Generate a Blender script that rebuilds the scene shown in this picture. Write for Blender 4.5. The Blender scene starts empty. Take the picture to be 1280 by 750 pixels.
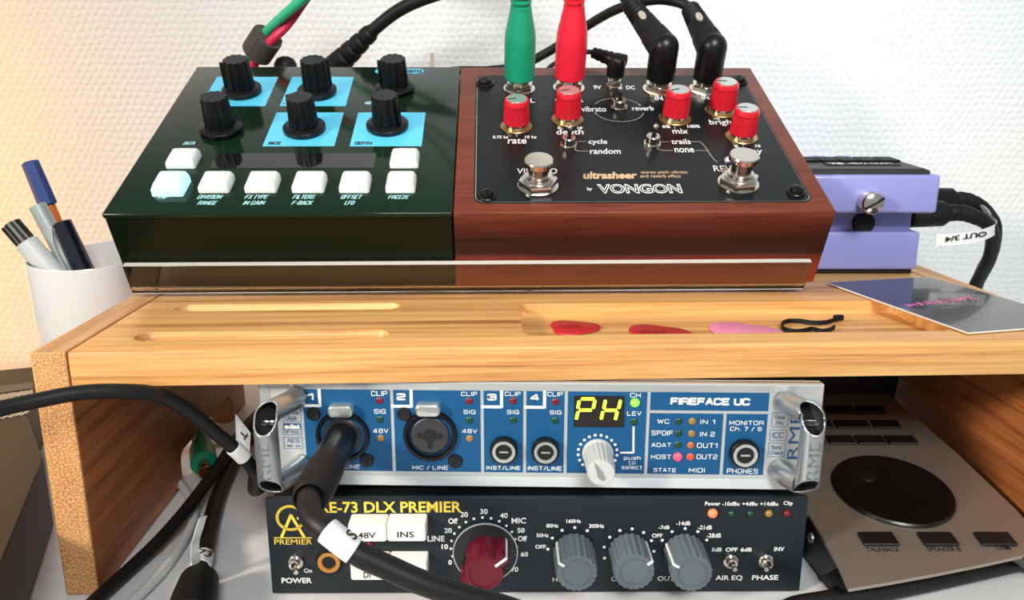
import bpy, bmesh, math, random
from math import sin, cos, tan, pi, radians, atan2, sqrt, hypot
from mathutils import Vector, Matrix

random.seed(7)
S = bpy.context.scene
COL = S.collection

# ------------------------------------------------------------ camera
F = 1003.0                     # focal length in pixels of the 1280x750 frame
CAMH, PITCH = 0.198, 0.2433    # metres above the desk, radians down
cam_d = bpy.data.cameras.new('camera')
cam = bpy.data.objects.new('camera', cam_d)
COL.objects.link(cam)
cam.location = (0, 0, CAMH)
cam.rotation_euler = (pi / 2 - PITCH, 0, 0)
cam_d.sensor_width = 36
cam_d.lens = F / 1280 * 36
cam_d.clip_start = 0.01
cam_d.clip_end = 20
cam_d.dof.use_dof = True
cam_d.dof.focus_distance = 0.34
cam_d.dof.aperture_fstop = 30
S.camera = cam

# ------------------------------------------------------------ world, lights, exposure
W = bpy.data.worlds.new('room_light')
S.world = W
W.use_nodes = True
W.node_tree.nodes['Background'].inputs[0].default_value = (0.93, 0.97, 1.0, 1)
W.node_tree.nodes['Background'].inputs[1].default_value = 0.34

def area(name, loc, target, size, power, color, sy=None, spread=180):
    d = bpy.data.lights.new(name, 'AREA')
    d.shape = 'RECTANGLE'
    d.size = size
    d.size_y = sy or size
    d.energy = power
    d.color = color
    d.spread = radians(spread)
    o = bpy.data.objects.new(name, d)
    COL.objects.link(o)
    o.location = loc
    o.rotation_euler = (Vector(target) - Vector(loc)).to_track_quat('-Z', 'Y').to_euler()
    return o

area('window_daylight', (0.20, -0.74, 0.95), (0.09, 0.56, 0.26), 0.42, 2.15, (0.95, 0.985, 1.0), 0.42, 51)
area('left_lamp', (-0.80, -0.30, 0.50), (0.0, 0.31, 0.06), 0.14, 0.70, (1.0, 0.90, 0.77), 0.16, 40)
area('warm_wall_lamp', (-0.66, 0.42, 0.22), (-0.52, 0.60, 0.17), 0.08, 0.90, (1.0, 0.41, 0.01), 0.30, 92)

S.view_settings.view_transform = 'Standard'
S.view_settings.look = 'None'
S.view_settings.gamma = 1
S.view_settings.use_curve_mapping = False
S.view_settings.exposure = 0.0

# ------------------------------------------------------------ materials
def lin(c):
    r = []
    for v in c:
        v = v / 255.0
        r.append(v / 12.92 if v <= 0.04045 else ((v + 0.055) / 1.055) ** 2.4)
    return (r[0], r[1], r[2], 1)

def mat(name, rgb, rough=0.5, metal=0.0, emit=0, coat=0, trans=0, ior=1.5, spec=0.5, noise=0, bump=0, bscale=800):
    m = bpy.data.materials.new(name)
    m.use_nodes = True
    nt = m.node_tree
    b = nt.nodes['Principled BSDF']
    c = lin(rgb)
    b.inputs['Base Color'].default_value = c
    b.inputs['Roughness'].default_value = rough
    b.inputs['Metallic'].default_value = metal
    b.inputs['IOR'].default_value = ior
    b.inputs['Specular IOR Level'].default_value = spec
    b.inputs['Coat Weight'].default_value = coat
    b.inputs['Coat Roughness'].default_value = 0.06
    b.inputs['Transmission Weight'].default_value = trans
    if emit:
        b.inputs['Emission Color'].default_value = c
        b.inputs['Emission Strength'].default_value = emit
    tc = nt.nodes.new('ShaderNodeTexCoord')
    nz = nt.nodes.new('ShaderNodeTexNoise')
    nz.inputs['Scale'].default_value = bscale
    nz.inputs['Detail'].default_value = 3
    nt.links.new(tc.outputs['Object'], nz.inputs['Vector'])
    if not emit:
        mx = nt.nodes.new('ShaderNodeMix')
        mx.data_type = 'RGBA'
        mx.inputs[0].default_value = 0.5
        mr = nt.nodes.new('ShaderNodeMapRange')
        mr.inputs[1].default_value = 0.3
        mr.inputs[2].default_value = 0.7
        mr.inputs[3].default_value = 0.0
        mr.inputs[4].default_value = max(noise, 0.04)
        nt.links.new(nz.outputs['Fac'], mr.inputs[0])
        nt.links.new(mr.outputs[0], mx.inputs[0])
        mx.inputs[6].default_value = c
        mx.inputs[7].default_value = (c[0] * .6, c[1] * .6, c[2] * .6, 1)
        nt.links.new(mx.outputs[2], b.inputs['Base Color'])
    if bump:
        bp = nt.nodes.new('ShaderNodeBump')
        bp.inputs['Strength'].default_value = bump
        bp.inputs['Distance'].default_value = 0.0003
        nt.links.new(nz.outputs['Fac'], bp.inputs['Height'])
        nt.links.new(bp.outputs[0], b.inputs['Normal'])
    return m

def N(nt, t, **kw):
    n = nt.nodes.new(t)
    for k, v in kw.items():
        if k.startswith('i_'):
            n.inputs[k[2:].replace('_', ' ')].default_value = v
        else:
            setattr(n, k, v)
    return n

def ramp(nt, stops):
    r = nt.nodes.new('ShaderNodeValToRGB')
    e = r.color_ramp.elements
    while len(e) < len(stops):
        e.new(0.5)
    for i, (p, c) in enumerate(stops):
        e[i].position = p
        e[i].color = lin(c) if max(c) > 1 else (c[0], c[1], c[2], 1)
    return r

def math_node(nt, op, a, b=None):
    n = nt.nodes.new('ShaderNodeMath')
    n.operation = op
    for i, x in enumerate((a, b)):
        if x is None:
            continue
        if isinstance(x, (int, float)):
            n.inputs[i].default_value = x
        else:
            nt.links.new(x, n.inputs[i])
    return n.outputs[0]

def bamboo(name, sc, light, mid, dark, strips=None, rough=0.42):
    """streaks: sc = (sx, sy, sz) stretch; strips = (axis, width) for the laminated laths"""
    m = bpy.data.materials.new(name)
    m.use_nodes = True
    nt = m.node_tree
    L = nt.links.new
    b = nt.nodes['Principled BSDF']
    tc = N(nt, 'ShaderNodeTexCoord')
    mp = N(nt, 'ShaderNodeMapping')
    mp.inputs['Scale'].default_value = sc
    L(tc.outputs['Object'], mp.inputs[0])
    n1 = N(nt, 'ShaderNodeTexNoise')
    n1.inputs['Scale'].default_value = 1
    n1.inputs['Detail'].default_value = 6
    n1.inputs['Roughness'].default_value = 0.65
    n1.inputs['Distortion'].default_value = 0.3
    L(mp.outputs[0], n1.inputs['Vector'])
    mp2 = N(nt, 'ShaderNodeMapping')
    mp2.inputs['Scale'].default_value = tuple(s * .22 for s in sc)
    L(tc.outputs['Object'], mp2.inputs[0])
    n2 = N(nt, 'ShaderNodeTexNoise')
    n2.inputs['Scale'].default_value = 1
    n2.inputs['Detail'].default_value = 3
    L(mp2.outputs[0], n2.inputs['Vector'])
    v = math_node(nt, 'ADD', math_node(nt, 'MULTIPLY', n1.outputs['Fac'], 0.55), math_node(nt, 'MULTIPLY', n2.outputs['Fac'], 0.45))
    if strips:
        sep = N(nt, 'ShaderNodeSeparateXYZ')
        L(tc.outputs['Object'], sep.inputs[0])
        k = math_node(nt, 'FLOOR', math_node(nt, 'DIVIDE', sep.outputs[strips[0]], strips[1]))
        wn = N(nt, 'ShaderNodeTexWhiteNoise', noise_dimensions='1D')
        L(k, wn.inputs['W'])
        v = math_node(nt, 'ADD', v, math_node(nt, 'MULTIPLY', math_node(nt, 'SUBTRACT', wn.outputs['Value'], 0.5), 0.10))
    # bamboo nodes: faint knots
    vo = N(nt, 'ShaderNodeTexVoronoi')
    mp3 = N(nt, 'ShaderNodeMapping')
    mp3.inputs['Scale'].default_value = tuple((9 if s < 60 else 26) for s in sc)
    L(tc.outputs['Object'], mp3.inputs[0])
    L(mp3.outputs[0], vo.inputs['Vector'])
    vo.inputs['Scale'].default_value = 1
    kn = N(nt, 'ShaderNodeMapRange')
    kn.inputs[1].default_value = 0.0
    kn.inputs[2].default_value = 0.13
    kn.inputs[3].default_value = 0.09
    kn.inputs[4].default_value = 0.0
    L(vo.outputs['Distance'], kn.inputs[0])
    v = math_node(nt, 'SUBTRACT', v, kn.outputs[0])
    r = ramp(nt, [(0.30, dark), (0.47, mid), (0.62, light)])
    L(v, r.inputs[0])
    L(r.outputs[0], b.inputs['Base Color'])
    b.inputs['Roughness'].default_value = rough
    bp = N(nt, 'ShaderNodeBump')
    bp.inputs['Strength'].default_value = 0.25
    bp.inputs['Distance'].default_value = 0.0002
    L(n1.outputs['Fac'], bp.inputs['Height'])
    L(bp.outputs[0], b.inputs['Normal'])
    return m

def end_grain():
    m = bpy.data.materials.new('bamboo end grain')
    m.use_nodes = True
    nt = m.node_tree
    L = nt.links.new
    b = nt.nodes['Principled BSDF']
    tc = N(nt, 'ShaderNodeTexCoord')
    vo = N(nt, 'ShaderNodeTexVoronoi', voronoi_dimensions='2D')
    vo.inputs['Scale'].default_value = 1150
    vo.inputs['Randomness'].default_value = .75
    sp_ = N(nt, 'ShaderNodeSeparateXYZ'); cb = N(nt, 'ShaderNodeCombineXYZ')
    L(tc.outputs['Object'], sp_.inputs[0]); L(sp_.outputs[0], cb.inputs[0])
    L(math_node(nt, 'MULTIPLY', sp_.outputs[2], 0.8), cb.inputs[1])
    L(cb.outputs[0], vo.inputs['Vector'])
    nz = N(nt, 'ShaderNodeTexNoise')
    nz.inputs['Scale'].default_value = 90
    L(tc.outputs['Object'], nz.inputs['Vector'])
    r = ramp(nt, [(0.16, (158, 100, 54)), (0.34, (206, 150, 94)), (0.6, (222, 170, 112))])
    v = math_node(nt, 'ADD', vo.outputs['Distance'], math_node(nt, 'MULTIPLY', math_node(nt, 'SUBTRACT', nz.outputs['Fac'], .5), .35))
    L(v, r.inputs[0])
    L(r.outputs[0], b.inputs['Base Color'])
    b.inputs['Roughness'].default_value = 0.6
    return m

def padauk():
    m = bpy.data.materials.new('reddish hardwood')
    m.use_nodes = True
    nt = m.node_tree
    L = nt.links.new
    b = nt.nodes['Principled BSDF']
    tc = N(nt, 'ShaderNodeTexCoord')
    mp = N(nt, 'ShaderNodeMapping')
    mp.inputs['Scale'].default_value = (26, 520, 520)
    L(tc.outputs['Object'], mp.inputs[0])
    n1 = N(nt, 'ShaderNodeTexNoise')
    n1.inputs['Scale'].default_value = 1
    n1.inputs['Detail'].default_value = 7
    n1.inputs['Roughness'].default_value = .7
    n1.inputs['Distortion'].default_value = .4
    L(mp.outputs[0], n1.inputs['Vector'])
    mp2 = N(nt, 'ShaderNodeMapping')
    mp2.inputs['Scale'].default_value = (6, 40, 60)
    L(tc.outputs['Object'], mp2.inputs[0])
    n2 = N(nt, 'ShaderNodeTexNoise')
    n2.inputs['Scale'].default_value = 1
    L(mp2.outputs[0], n2.inputs['Vector'])
    sep = N(nt, 'ShaderNodeSeparateXYZ')
    L(tc.outputs['Object'], sep.inputs[0])
    zz = math_node(nt, 'ADD', math_node(nt, 'DIVIDE', sep.outputs[2], 0.0428), math_node(nt, 'MULTIPLY', math_node(nt, 'SUBTRACT', n2.outputs['Fac'], 0.5), 0.22))
    r = ramp(nt, [(0.0, (156, 66, 38)), (0.36, (134, 50, 30)), (0.45, (48, 14, 10)), (0.62, (44, 14, 10)), (0.74, (72, 26, 17)), (0.90, (88, 36, 24)), (1.0, (116, 54, 36))])
    L(zz, r.inputs[0])
    mx = N(nt, 'ShaderNodeMix', data_type='RGBA', blend_type='MULTIPLY')
    mx.inputs[0].default_value = 1
    r2 = ramp(nt, [(0.34, (0.50, 0.42, 0.38)), (0.50, (0.9, 0.88, 0.86)), (0.64, (1.0, 1.0, 1.0))])
    L(n1.outputs['Fac'], r2.inputs[0])
    L(r.outputs[0], mx.inputs[6])
    L(r2.outputs[0], mx.inputs[7])
    L(mx.outputs[2], b.inputs['Base Color'])
    b.inputs['Roughness'].default_value = 0.42
    b.inputs['Specular IOR Level'].default_value = 0.3
    bp = N(nt, 'ShaderNodeBump')
    bp.inputs['Strength'].default_value = 0.35
    bp.inputs['Distance'].default_value = 0.00025
    L(n1.outputs['Fac'], bp.inputs['Height'])
    L(bp.outputs[0], b.inputs['Normal'])
    return m

def wallpaper():
    m = bpy.data.materials.new('woven wallpaper')
    m.use_nodes = True
    nt = m.node_tree
    L = nt.links.new
    b = nt.nodes['Principled BSDF']
    tc = N(nt, 'ShaderNodeTexCoord')
    nz = N(nt, 'ShaderNodeTexNoise')
    nz.inputs['Scale'].default_value = 55
    nz.inputs['Detail'].default_value = 3
    L(tc.outputs['Object'], nz.inputs['Vector'])
    vm = N(nt, 'ShaderNodeVectorMath', operation='MULTIPLY_ADD')
    vm.inputs[1].default_value = (0.006, 0.006, 0.006)
    L(nz.outputs['Color'], vm.inputs[0])
    L(tc.outputs['Object'], vm.inputs[2])
    sep = N(nt, 'ShaderNodeSeparateXYZ')
    L(vm.outputs[0], sep.inputs[0])
    x, z = sep.outputs[0], sep.outputs[2]
    row = math_node(nt, 'DIVIDE', z, 0.0047)
    par = math_node(nt, 'MULTIPLY', math_node(nt, 'MODULO', math_node(nt, 'FLOOR', row), 2), pi)
    sz = math_node(nt, 'ABSOLUTE', math_node(nt, 'SINE', math_node(nt, 'MULTIPLY', row, pi)))
    sx = math_node(nt, 'SINE', math_node(nt, 'ADD', math_node(nt, 'MULTIPLY', x, 2 * pi / 0.0058), par))
    sx = math_node(nt, 'ADD', math_node(nt, 'MULTIPLY', sx, .5), .5)
    h = math_node(nt, 'MULTIPLY', sz, math_node(nt, 'POWER', sx, 0.8))
    n2 = N(nt, 'ShaderNodeTexNoise')
    n2.inputs['Scale'].default_value = 260
    n2.inputs['Detail'].default_value = 4
    L(tc.outputs['Object'], n2.inputs['Vector'])
    h = math_node(nt, 'ADD', math_node(nt, 'MULTIPLY', h, 0.75), math_node(nt, 'MULTIPLY', n2.outputs['Fac'], 0.5))
    bp = N(nt, 'ShaderNodeBump')
    bp.inputs['Strength'].default_value = 0.55
    bp.inputs['Distance'].default_value = 0.0011
    L(h, bp.inputs['Height'])
    L(bp.outputs[0], b.inputs['Normal'])
    b.inputs['Base Color'].default_value = lin((232, 234, 231))
    b.inputs['Roughness'].default_value = 0.75
    return m

M = {}
M['wall'] = wallpaper()
M['desk'] = mat('white desk laminate', (226, 226, 226), .32)
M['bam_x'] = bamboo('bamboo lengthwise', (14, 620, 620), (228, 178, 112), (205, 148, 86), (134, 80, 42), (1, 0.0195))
M['bam_y_shaded'] = bamboo('bamboo side panel', (800, 16, 800), (188, 116, 62), (158, 92, 50), (92, 48, 24))  # same bamboo, colour darkened for the shade on the panel sides
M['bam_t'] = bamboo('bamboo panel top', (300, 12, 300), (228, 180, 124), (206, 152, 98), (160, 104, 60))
M['bam_end'] = end_grain()
M['padauk'] = padauk()
M['green'] = mat('dark green enamel', (17, 36, 23), .12, spec=.26)
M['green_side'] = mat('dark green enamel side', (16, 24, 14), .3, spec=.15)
M['cyan'] = mat('cyan print', (92, 200, 232), .3)
M['palecyan'] = mat('pale cyan lettering', (168, 224, 228), .4)
M['ink'] = mat('dark lettering', (18, 28, 34), .4)
M['blackknob'] = mat('black moulded plastic', (10, 10, 11), .36, spec=.35, bump=.1)
M['rubber'] = mat('black rubber', (15, 15, 16), .6, spec=.3, bump=.15)
M['cable'] = mat('black cable jacket', (22, 21, 21), .5, spec=.35, bump=.1)
M['button'] = mat('translucent white button', (226, 232, 226), .35)
M['button_lit'] = mat('lit white button', (176, 232, 240), .35, emit=.75)
M['screen'] = mat('dark display glass', (16, 17, 19), .06, coat=.5)
M['blackplate'] = mat('black anodised plate', (20, 22, 24), .28, spec=.16)
M['white'] = mat('white lettering', (236, 236, 232), .5)
M['tan'] = mat('tan lettering', (206, 172, 132), .45)
M['greyprint'] = mat('warm grey printed line', (168, 158, 146), .45)
M['redknob'] = mat('red knob plastic', (206, 26, 44), .32)
M['chrome'] = mat('polished nickel', (222, 214, 202), .16, 1)
M['brass'] = mat('brass ring', (206, 166, 112), .3, 1)
M['capsilver'] = mat('brushed aluminium cap', (214, 218, 214), .28, .85)
M['acrylic'] = mat('clear acrylic', (250, 252, 252), .02, trans=1, ior=1.47)
M['acrylic_edge'] = mat('frosted acrylic edge', (225, 222, 214), .45, trans=.35, ior=1.47)
M['alu'] = mat('satin aluminium', (200, 204, 204), .36, .55, bump=.1, bscale=3000)
M['alu_d'] = mat('satin aluminium handle', (176, 180, 182), .3, .8)
M['blue'] = mat('blue front foil', (18, 78, 122), .42, spec=.3)
M['bluetext'] = mat('blue lettering', (40, 84, 128), .5)
M['socket'] = mat('dark grey socket face', (46, 46, 48), .45)
M['screwblack'] = mat('black zinc screw', (34, 34, 36), .3, .4)
M['dark'] = mat('deep black recess', (6, 6, 7), .6)
M['body'] = mat('black steel casing', (16, 16, 18), .4)
M['led_red'] = mat('dark red lamp', (110, 16, 30), .3)
M['led_green'] = mat('dark green lamp', (14, 62, 40), .3)
M['led_amber'] = mat('dim amber lamp', (150, 112, 50), .3)
M['led_orange'] = mat('dim orange lamp', (176, 100, 50), .3)
M['led_orange_b'] = mat('orange red lamp', (220, 70, 40), .3, emit=.5)
M['led_red_on'] = mat('lit red lamp', (255, 64, 84), .3, emit=1.6)
M['led_pow_on'] = mat('lit power lamp', (255, 96, 58), .3, emit=2.2)
M['led_green_on'] = mat('lit green lamp', (120, 255, 60), .3, emit=1.3)
M['seg'] = mat('lit yellow green segments', (214, 246, 60), .4, emit=1.2)
M['encoder'] = mat('light grey knob plastic', (188, 190, 188), .4)
M['slate'] = mat('dark slate front panel', (26, 33, 38), .42, spec=.3, bump=.12, bscale=2500)
M['yellow'] = mat('yellow lettering', (236, 204, 74), .45)
M['ivory'] = mat('ivory key cap', (236, 234, 226), .4)
M['gold'] = mat('gold jack rim', (226, 158, 84), .25, 1)
M['burgundy'] = mat('burgundy knob', (92, 12, 32), .3, spec=.35)
M['skirt'] = mat('clear smoked knob skirt', (120, 126, 130), .05, trans=.9, ior=1.25)
M['greyknob'] = mat('slate grey fluted knob', (94, 104, 108), .38, spec=.35)
M['lav'] = mat('lavender enamel', (140, 142, 200), .35, coat=.2)
M['lav_d'] = mat('black pedal pad', (26, 27, 27), .5, bump=.2)
M['cup'] = mat('glossy white porcelain', (238, 234, 230), .18, coat=.4)
M['bluecap'] = mat('blue pen cap', (28, 62, 132), .35)
M['orange'] = mat('orange pen barrel', (232, 118, 44), .35)
M['silverpen'] = mat('pearl silver pen', (196, 204, 200), .3, .3)
M['whitepen'] = mat('white pen barrel', (232, 232, 230), .35)
M['darkpen'] = mat('dark blue black pen', (22, 26, 38), .15, coat=.6)
M['red_pick'] = mat('red plastic pick', (186, 34, 44), .5)
M['pink_pick'] = mat('pink plastic pick', (236, 140, 176), .5)
M['pickink'] = mat('dark red print', (116, 18, 28), .5)
M['gplug'] = mat('green moulded plug', (20, 150, 112), .38)
M['gcable'] = mat('green cable jacket', (60, 190, 140), .45)
M['rplug'] = mat('red moulded plug', (232, 32, 56), .38)
M['rcable'] = mat('red cable jacket', (214, 40, 72), .45)
M['velcro'] = mat('grey brown hook tape', (74, 68, 62), .9, bump=.8, bscale=1500)
M['label'] = mat('white paper label', (232, 232, 230), .55)
M['label_ink'] = mat('black marker', (22, 22, 22), .5)
M['bronze'] = mat('copper jack tip', (190, 140, 104), .25, 1)
M['braid'] = mat('white braided sleeve', (206, 206, 204), .6, bump=.8, bscale=1400)
M['slabtop'] = mat('dark taupe casing', (30, 28, 22), .42, spec=.25, bump=.1)
M['slabside'] = mat('near black casing side', (20, 19, 18), .5)
M['slabblue'] = mat('dark blue grey strip', (44, 54, 62), .35)
M['ctrl'] = mat('champagne metal top plate', (184, 174, 160), .44, .85, bump=.5, bscale=2600)
M['ctrlblack'] = mat('black button', (14, 14, 14), .45)
M['ctrlknob'] = mat('glossy black dial', (10, 10, 10), .3)
M['cardedge'] = mat('card stock edge', (232, 226, 214), .6)
M['pink'] = mat('pink card lettering', (236, 120, 170), .4)

def holes_mat():
    m = bpy.data.materials.new('perforated metal')
    m.use_nodes = True
    nt = m.node_tree
    L = nt.links.new
    b = nt.nodes['Principled BSDF']
    tc = N(nt, 'ShaderNodeTexCoord')
    vo = N(nt, 'ShaderNodeTexVoronoi')
    vo.voronoi_dimensions = '2D'
    vo.inputs['Scale'].default_value = 430
    vo.inputs['Randomness'].default_value = 0.0
    L(tc.outputs['Object'], vo.inputs['Vector'])
    r = ramp(nt, [(0.36, (60, 58, 54)), (0.44, (228, 222, 208))])
    L(vo.outputs['Distance'], r.inputs[0])
    L(r.outputs[0], b.inputs['Base Color'])
    b.inputs['Roughness'].default_value = .4
    b.inputs['Metallic'].default_value = .3
    return m
M['holes'] = holes_mat()

def card_mat():
    m = bpy.data.materials.new('glossy printed card')
    m.use_nodes = True
    nt = m.node_tree
    L = nt.links.new
    b = nt.nodes['Principled BSDF']
    tc = N(nt, 'ShaderNodeTexCoord')
    nz = N(nt, 'ShaderNodeTexNoise')
    nz.inputs['Scale'].default_value = 28
    nz.inputs['Detail'].default_value = 5
    nz.inputs['Distortion'].default_value = .8
    L(tc.outputs['Object'], nz.inputs['Vector'])
    r = ramp(nt, [(0.42, (16, 18, 24)), (0.58, (40, 44, 54)), (0.74, (104, 104, 116))])
    L(nz.outputs['Fac'], r.inputs[0])
    L(r.outputs[0], b.inputs['Base Color'])
    b.inputs['Roughness'].default_value = .2
    b.inputs['Coat Weight'].default_value = .3
    return m
M['card'] = card_mat()

# ------------------------------------------------------------ helpers
def ray(u, v):
    cp, sp = cos(PITCH), sin(PITCH)
    return Vector((u - 640, F * cp - (v - 375) * sp, -F * sp - (v - 375) * cp))
CAM = Vector((0, 0, CAMH))
FW = Vector((0, cos(PITCH), -sin(PITCH)))
UP = Vector((0, sin(PITCH), cos(PITCH)))

def at_y(u, v, y):              # the point at depth y seen at (u, v)
    d = ray(u, v)
    return CAM + d * (y / d.y)

def at_z(u, v, z):              # the point at height z seen at (u, v)
    d = ray(u, v)
    return CAM + d * ((z - CAMH) / d.z)

class Frame:
    """a rigid frame of a device: x right, y up/along its panel, z out of the panel"""
    def __init__(self, o, x, y):
        x = Vector(x).normalized()
        z = x.cross(Vector(y)).normalized()
        y = z.cross(x)
        self.m = Matrix(((x.x, y.x, z.x, o[0]), (x.y, y.y, z.y, o[1]), (x.z, y.z, z.z, o[2]), (0, 0, 0, 1)))
        self.i = self.m.inverted()
        self.n = z
    def pl(self, u, v, z=0.0):
        o = self.i @ CAM
        d = self.i.to_3x3() @ ray(u, v)
        return o + d * ((z - o.z) / d.z)
    def s(self, u, v, z=0.0):   # metres per pixel there
        p = self.m @ self.pl(u, v, z)
        return (p - CAM).dot(FW) / F
    def h(self, x, y, z0, vtop):  # how tall a pin at (x, y, z0) is whose tip shows at row vtop
        P = (self.m @ Vector((x, y, z0))) - CAM
        a = F * UP.dot(P) + (vtop - 375) * FW.dot(P)
        b = F * UP.dot(self.n) + (vtop - 375) * FW.dot(self.n)
        return -a / b
    def loc(self, p):
        return self.i @ Vector(p)

def empty(name, frame_or_loc, label, cat, group=None):
    o = bpy.data.objects.new(name, None)
    COL.objects.link(o)
    o.empty_display_size = 0.01
    if isinstance(frame_or_loc, Frame):
        o.matrix_world = frame_or_loc.m
    elif isinstance(frame_or_loc, Matrix):
        o.matrix_world = frame_or_loc
    else:
        o.location = frame_or_loc
    return tag(o, label, cat, group)

def tag(o, label=None, cat=None, group=None, kind=None):
    if label: o['label'] = label
    if cat: o['category'] = cat
    if group: o['group'] = group
    if kind: o['kind'] = kind
    return o

ID = Matrix.Identity(4)
def T(x, y, z): return Matrix.Translation((x, y, z))
def RX(a): return Matrix.Rotation(a, 4, 'X')
def RY(a): return Matrix.Rotation(a, 4, 'Y')
def RZ(a): return Matrix.Rotation(a, 4, 'Z')
def aim(p, q):                  # z axis from p to q
    d = Vector(q) - Vector(p)
    return Matrix.Translation(p) @ d.to_track_quat('Z', 'Y').to_matrix().to_4x4()

def spline(pts, n=10):
    P = [Vector(p) for p in pts]
    P = [P[0] * 2 - P[1]] + P + [P[-1] * 2 - P[-2]]
    out = []
    for i in range(1, len(P) - 2):
        for k in range(n):
            t = k / n
            a, b, c, d = P[i - 1], P[i], P[i + 1], P[i + 2]
            out.append(0.5 * ((2 * b) + (c - a) * t + (2 * a - 5 * b + 4 * c - d) * t * t + (3 * b - a - 3 * c + d) * t ** 3))
    out.append(P[-2].copy())
    return out

def circle(r, n=24, cx=0, cy=0, a0=0):
    return [(cx + r * cos(a0 + 2 * pi * k / n), cy + r * sin(a0 + 2 * pi * k / n)) for k in range(n)]

def rrect(x0, y0, x1, y1, r, n=5):
    out = []
    for cx, cy, a in ((x1 - r, y1 - r, 0), (x0 + r, y1 - r, pi / 2), (x0 + r, y0 + r, pi), (x1 - r, y0 + r, 3 * pi / 2)):
        for k in range(n + 1):
            t = a + pi / 2 * k / n
            out.append((cx + r * cos(t), cy + r * sin(t)))
    return out

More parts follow.
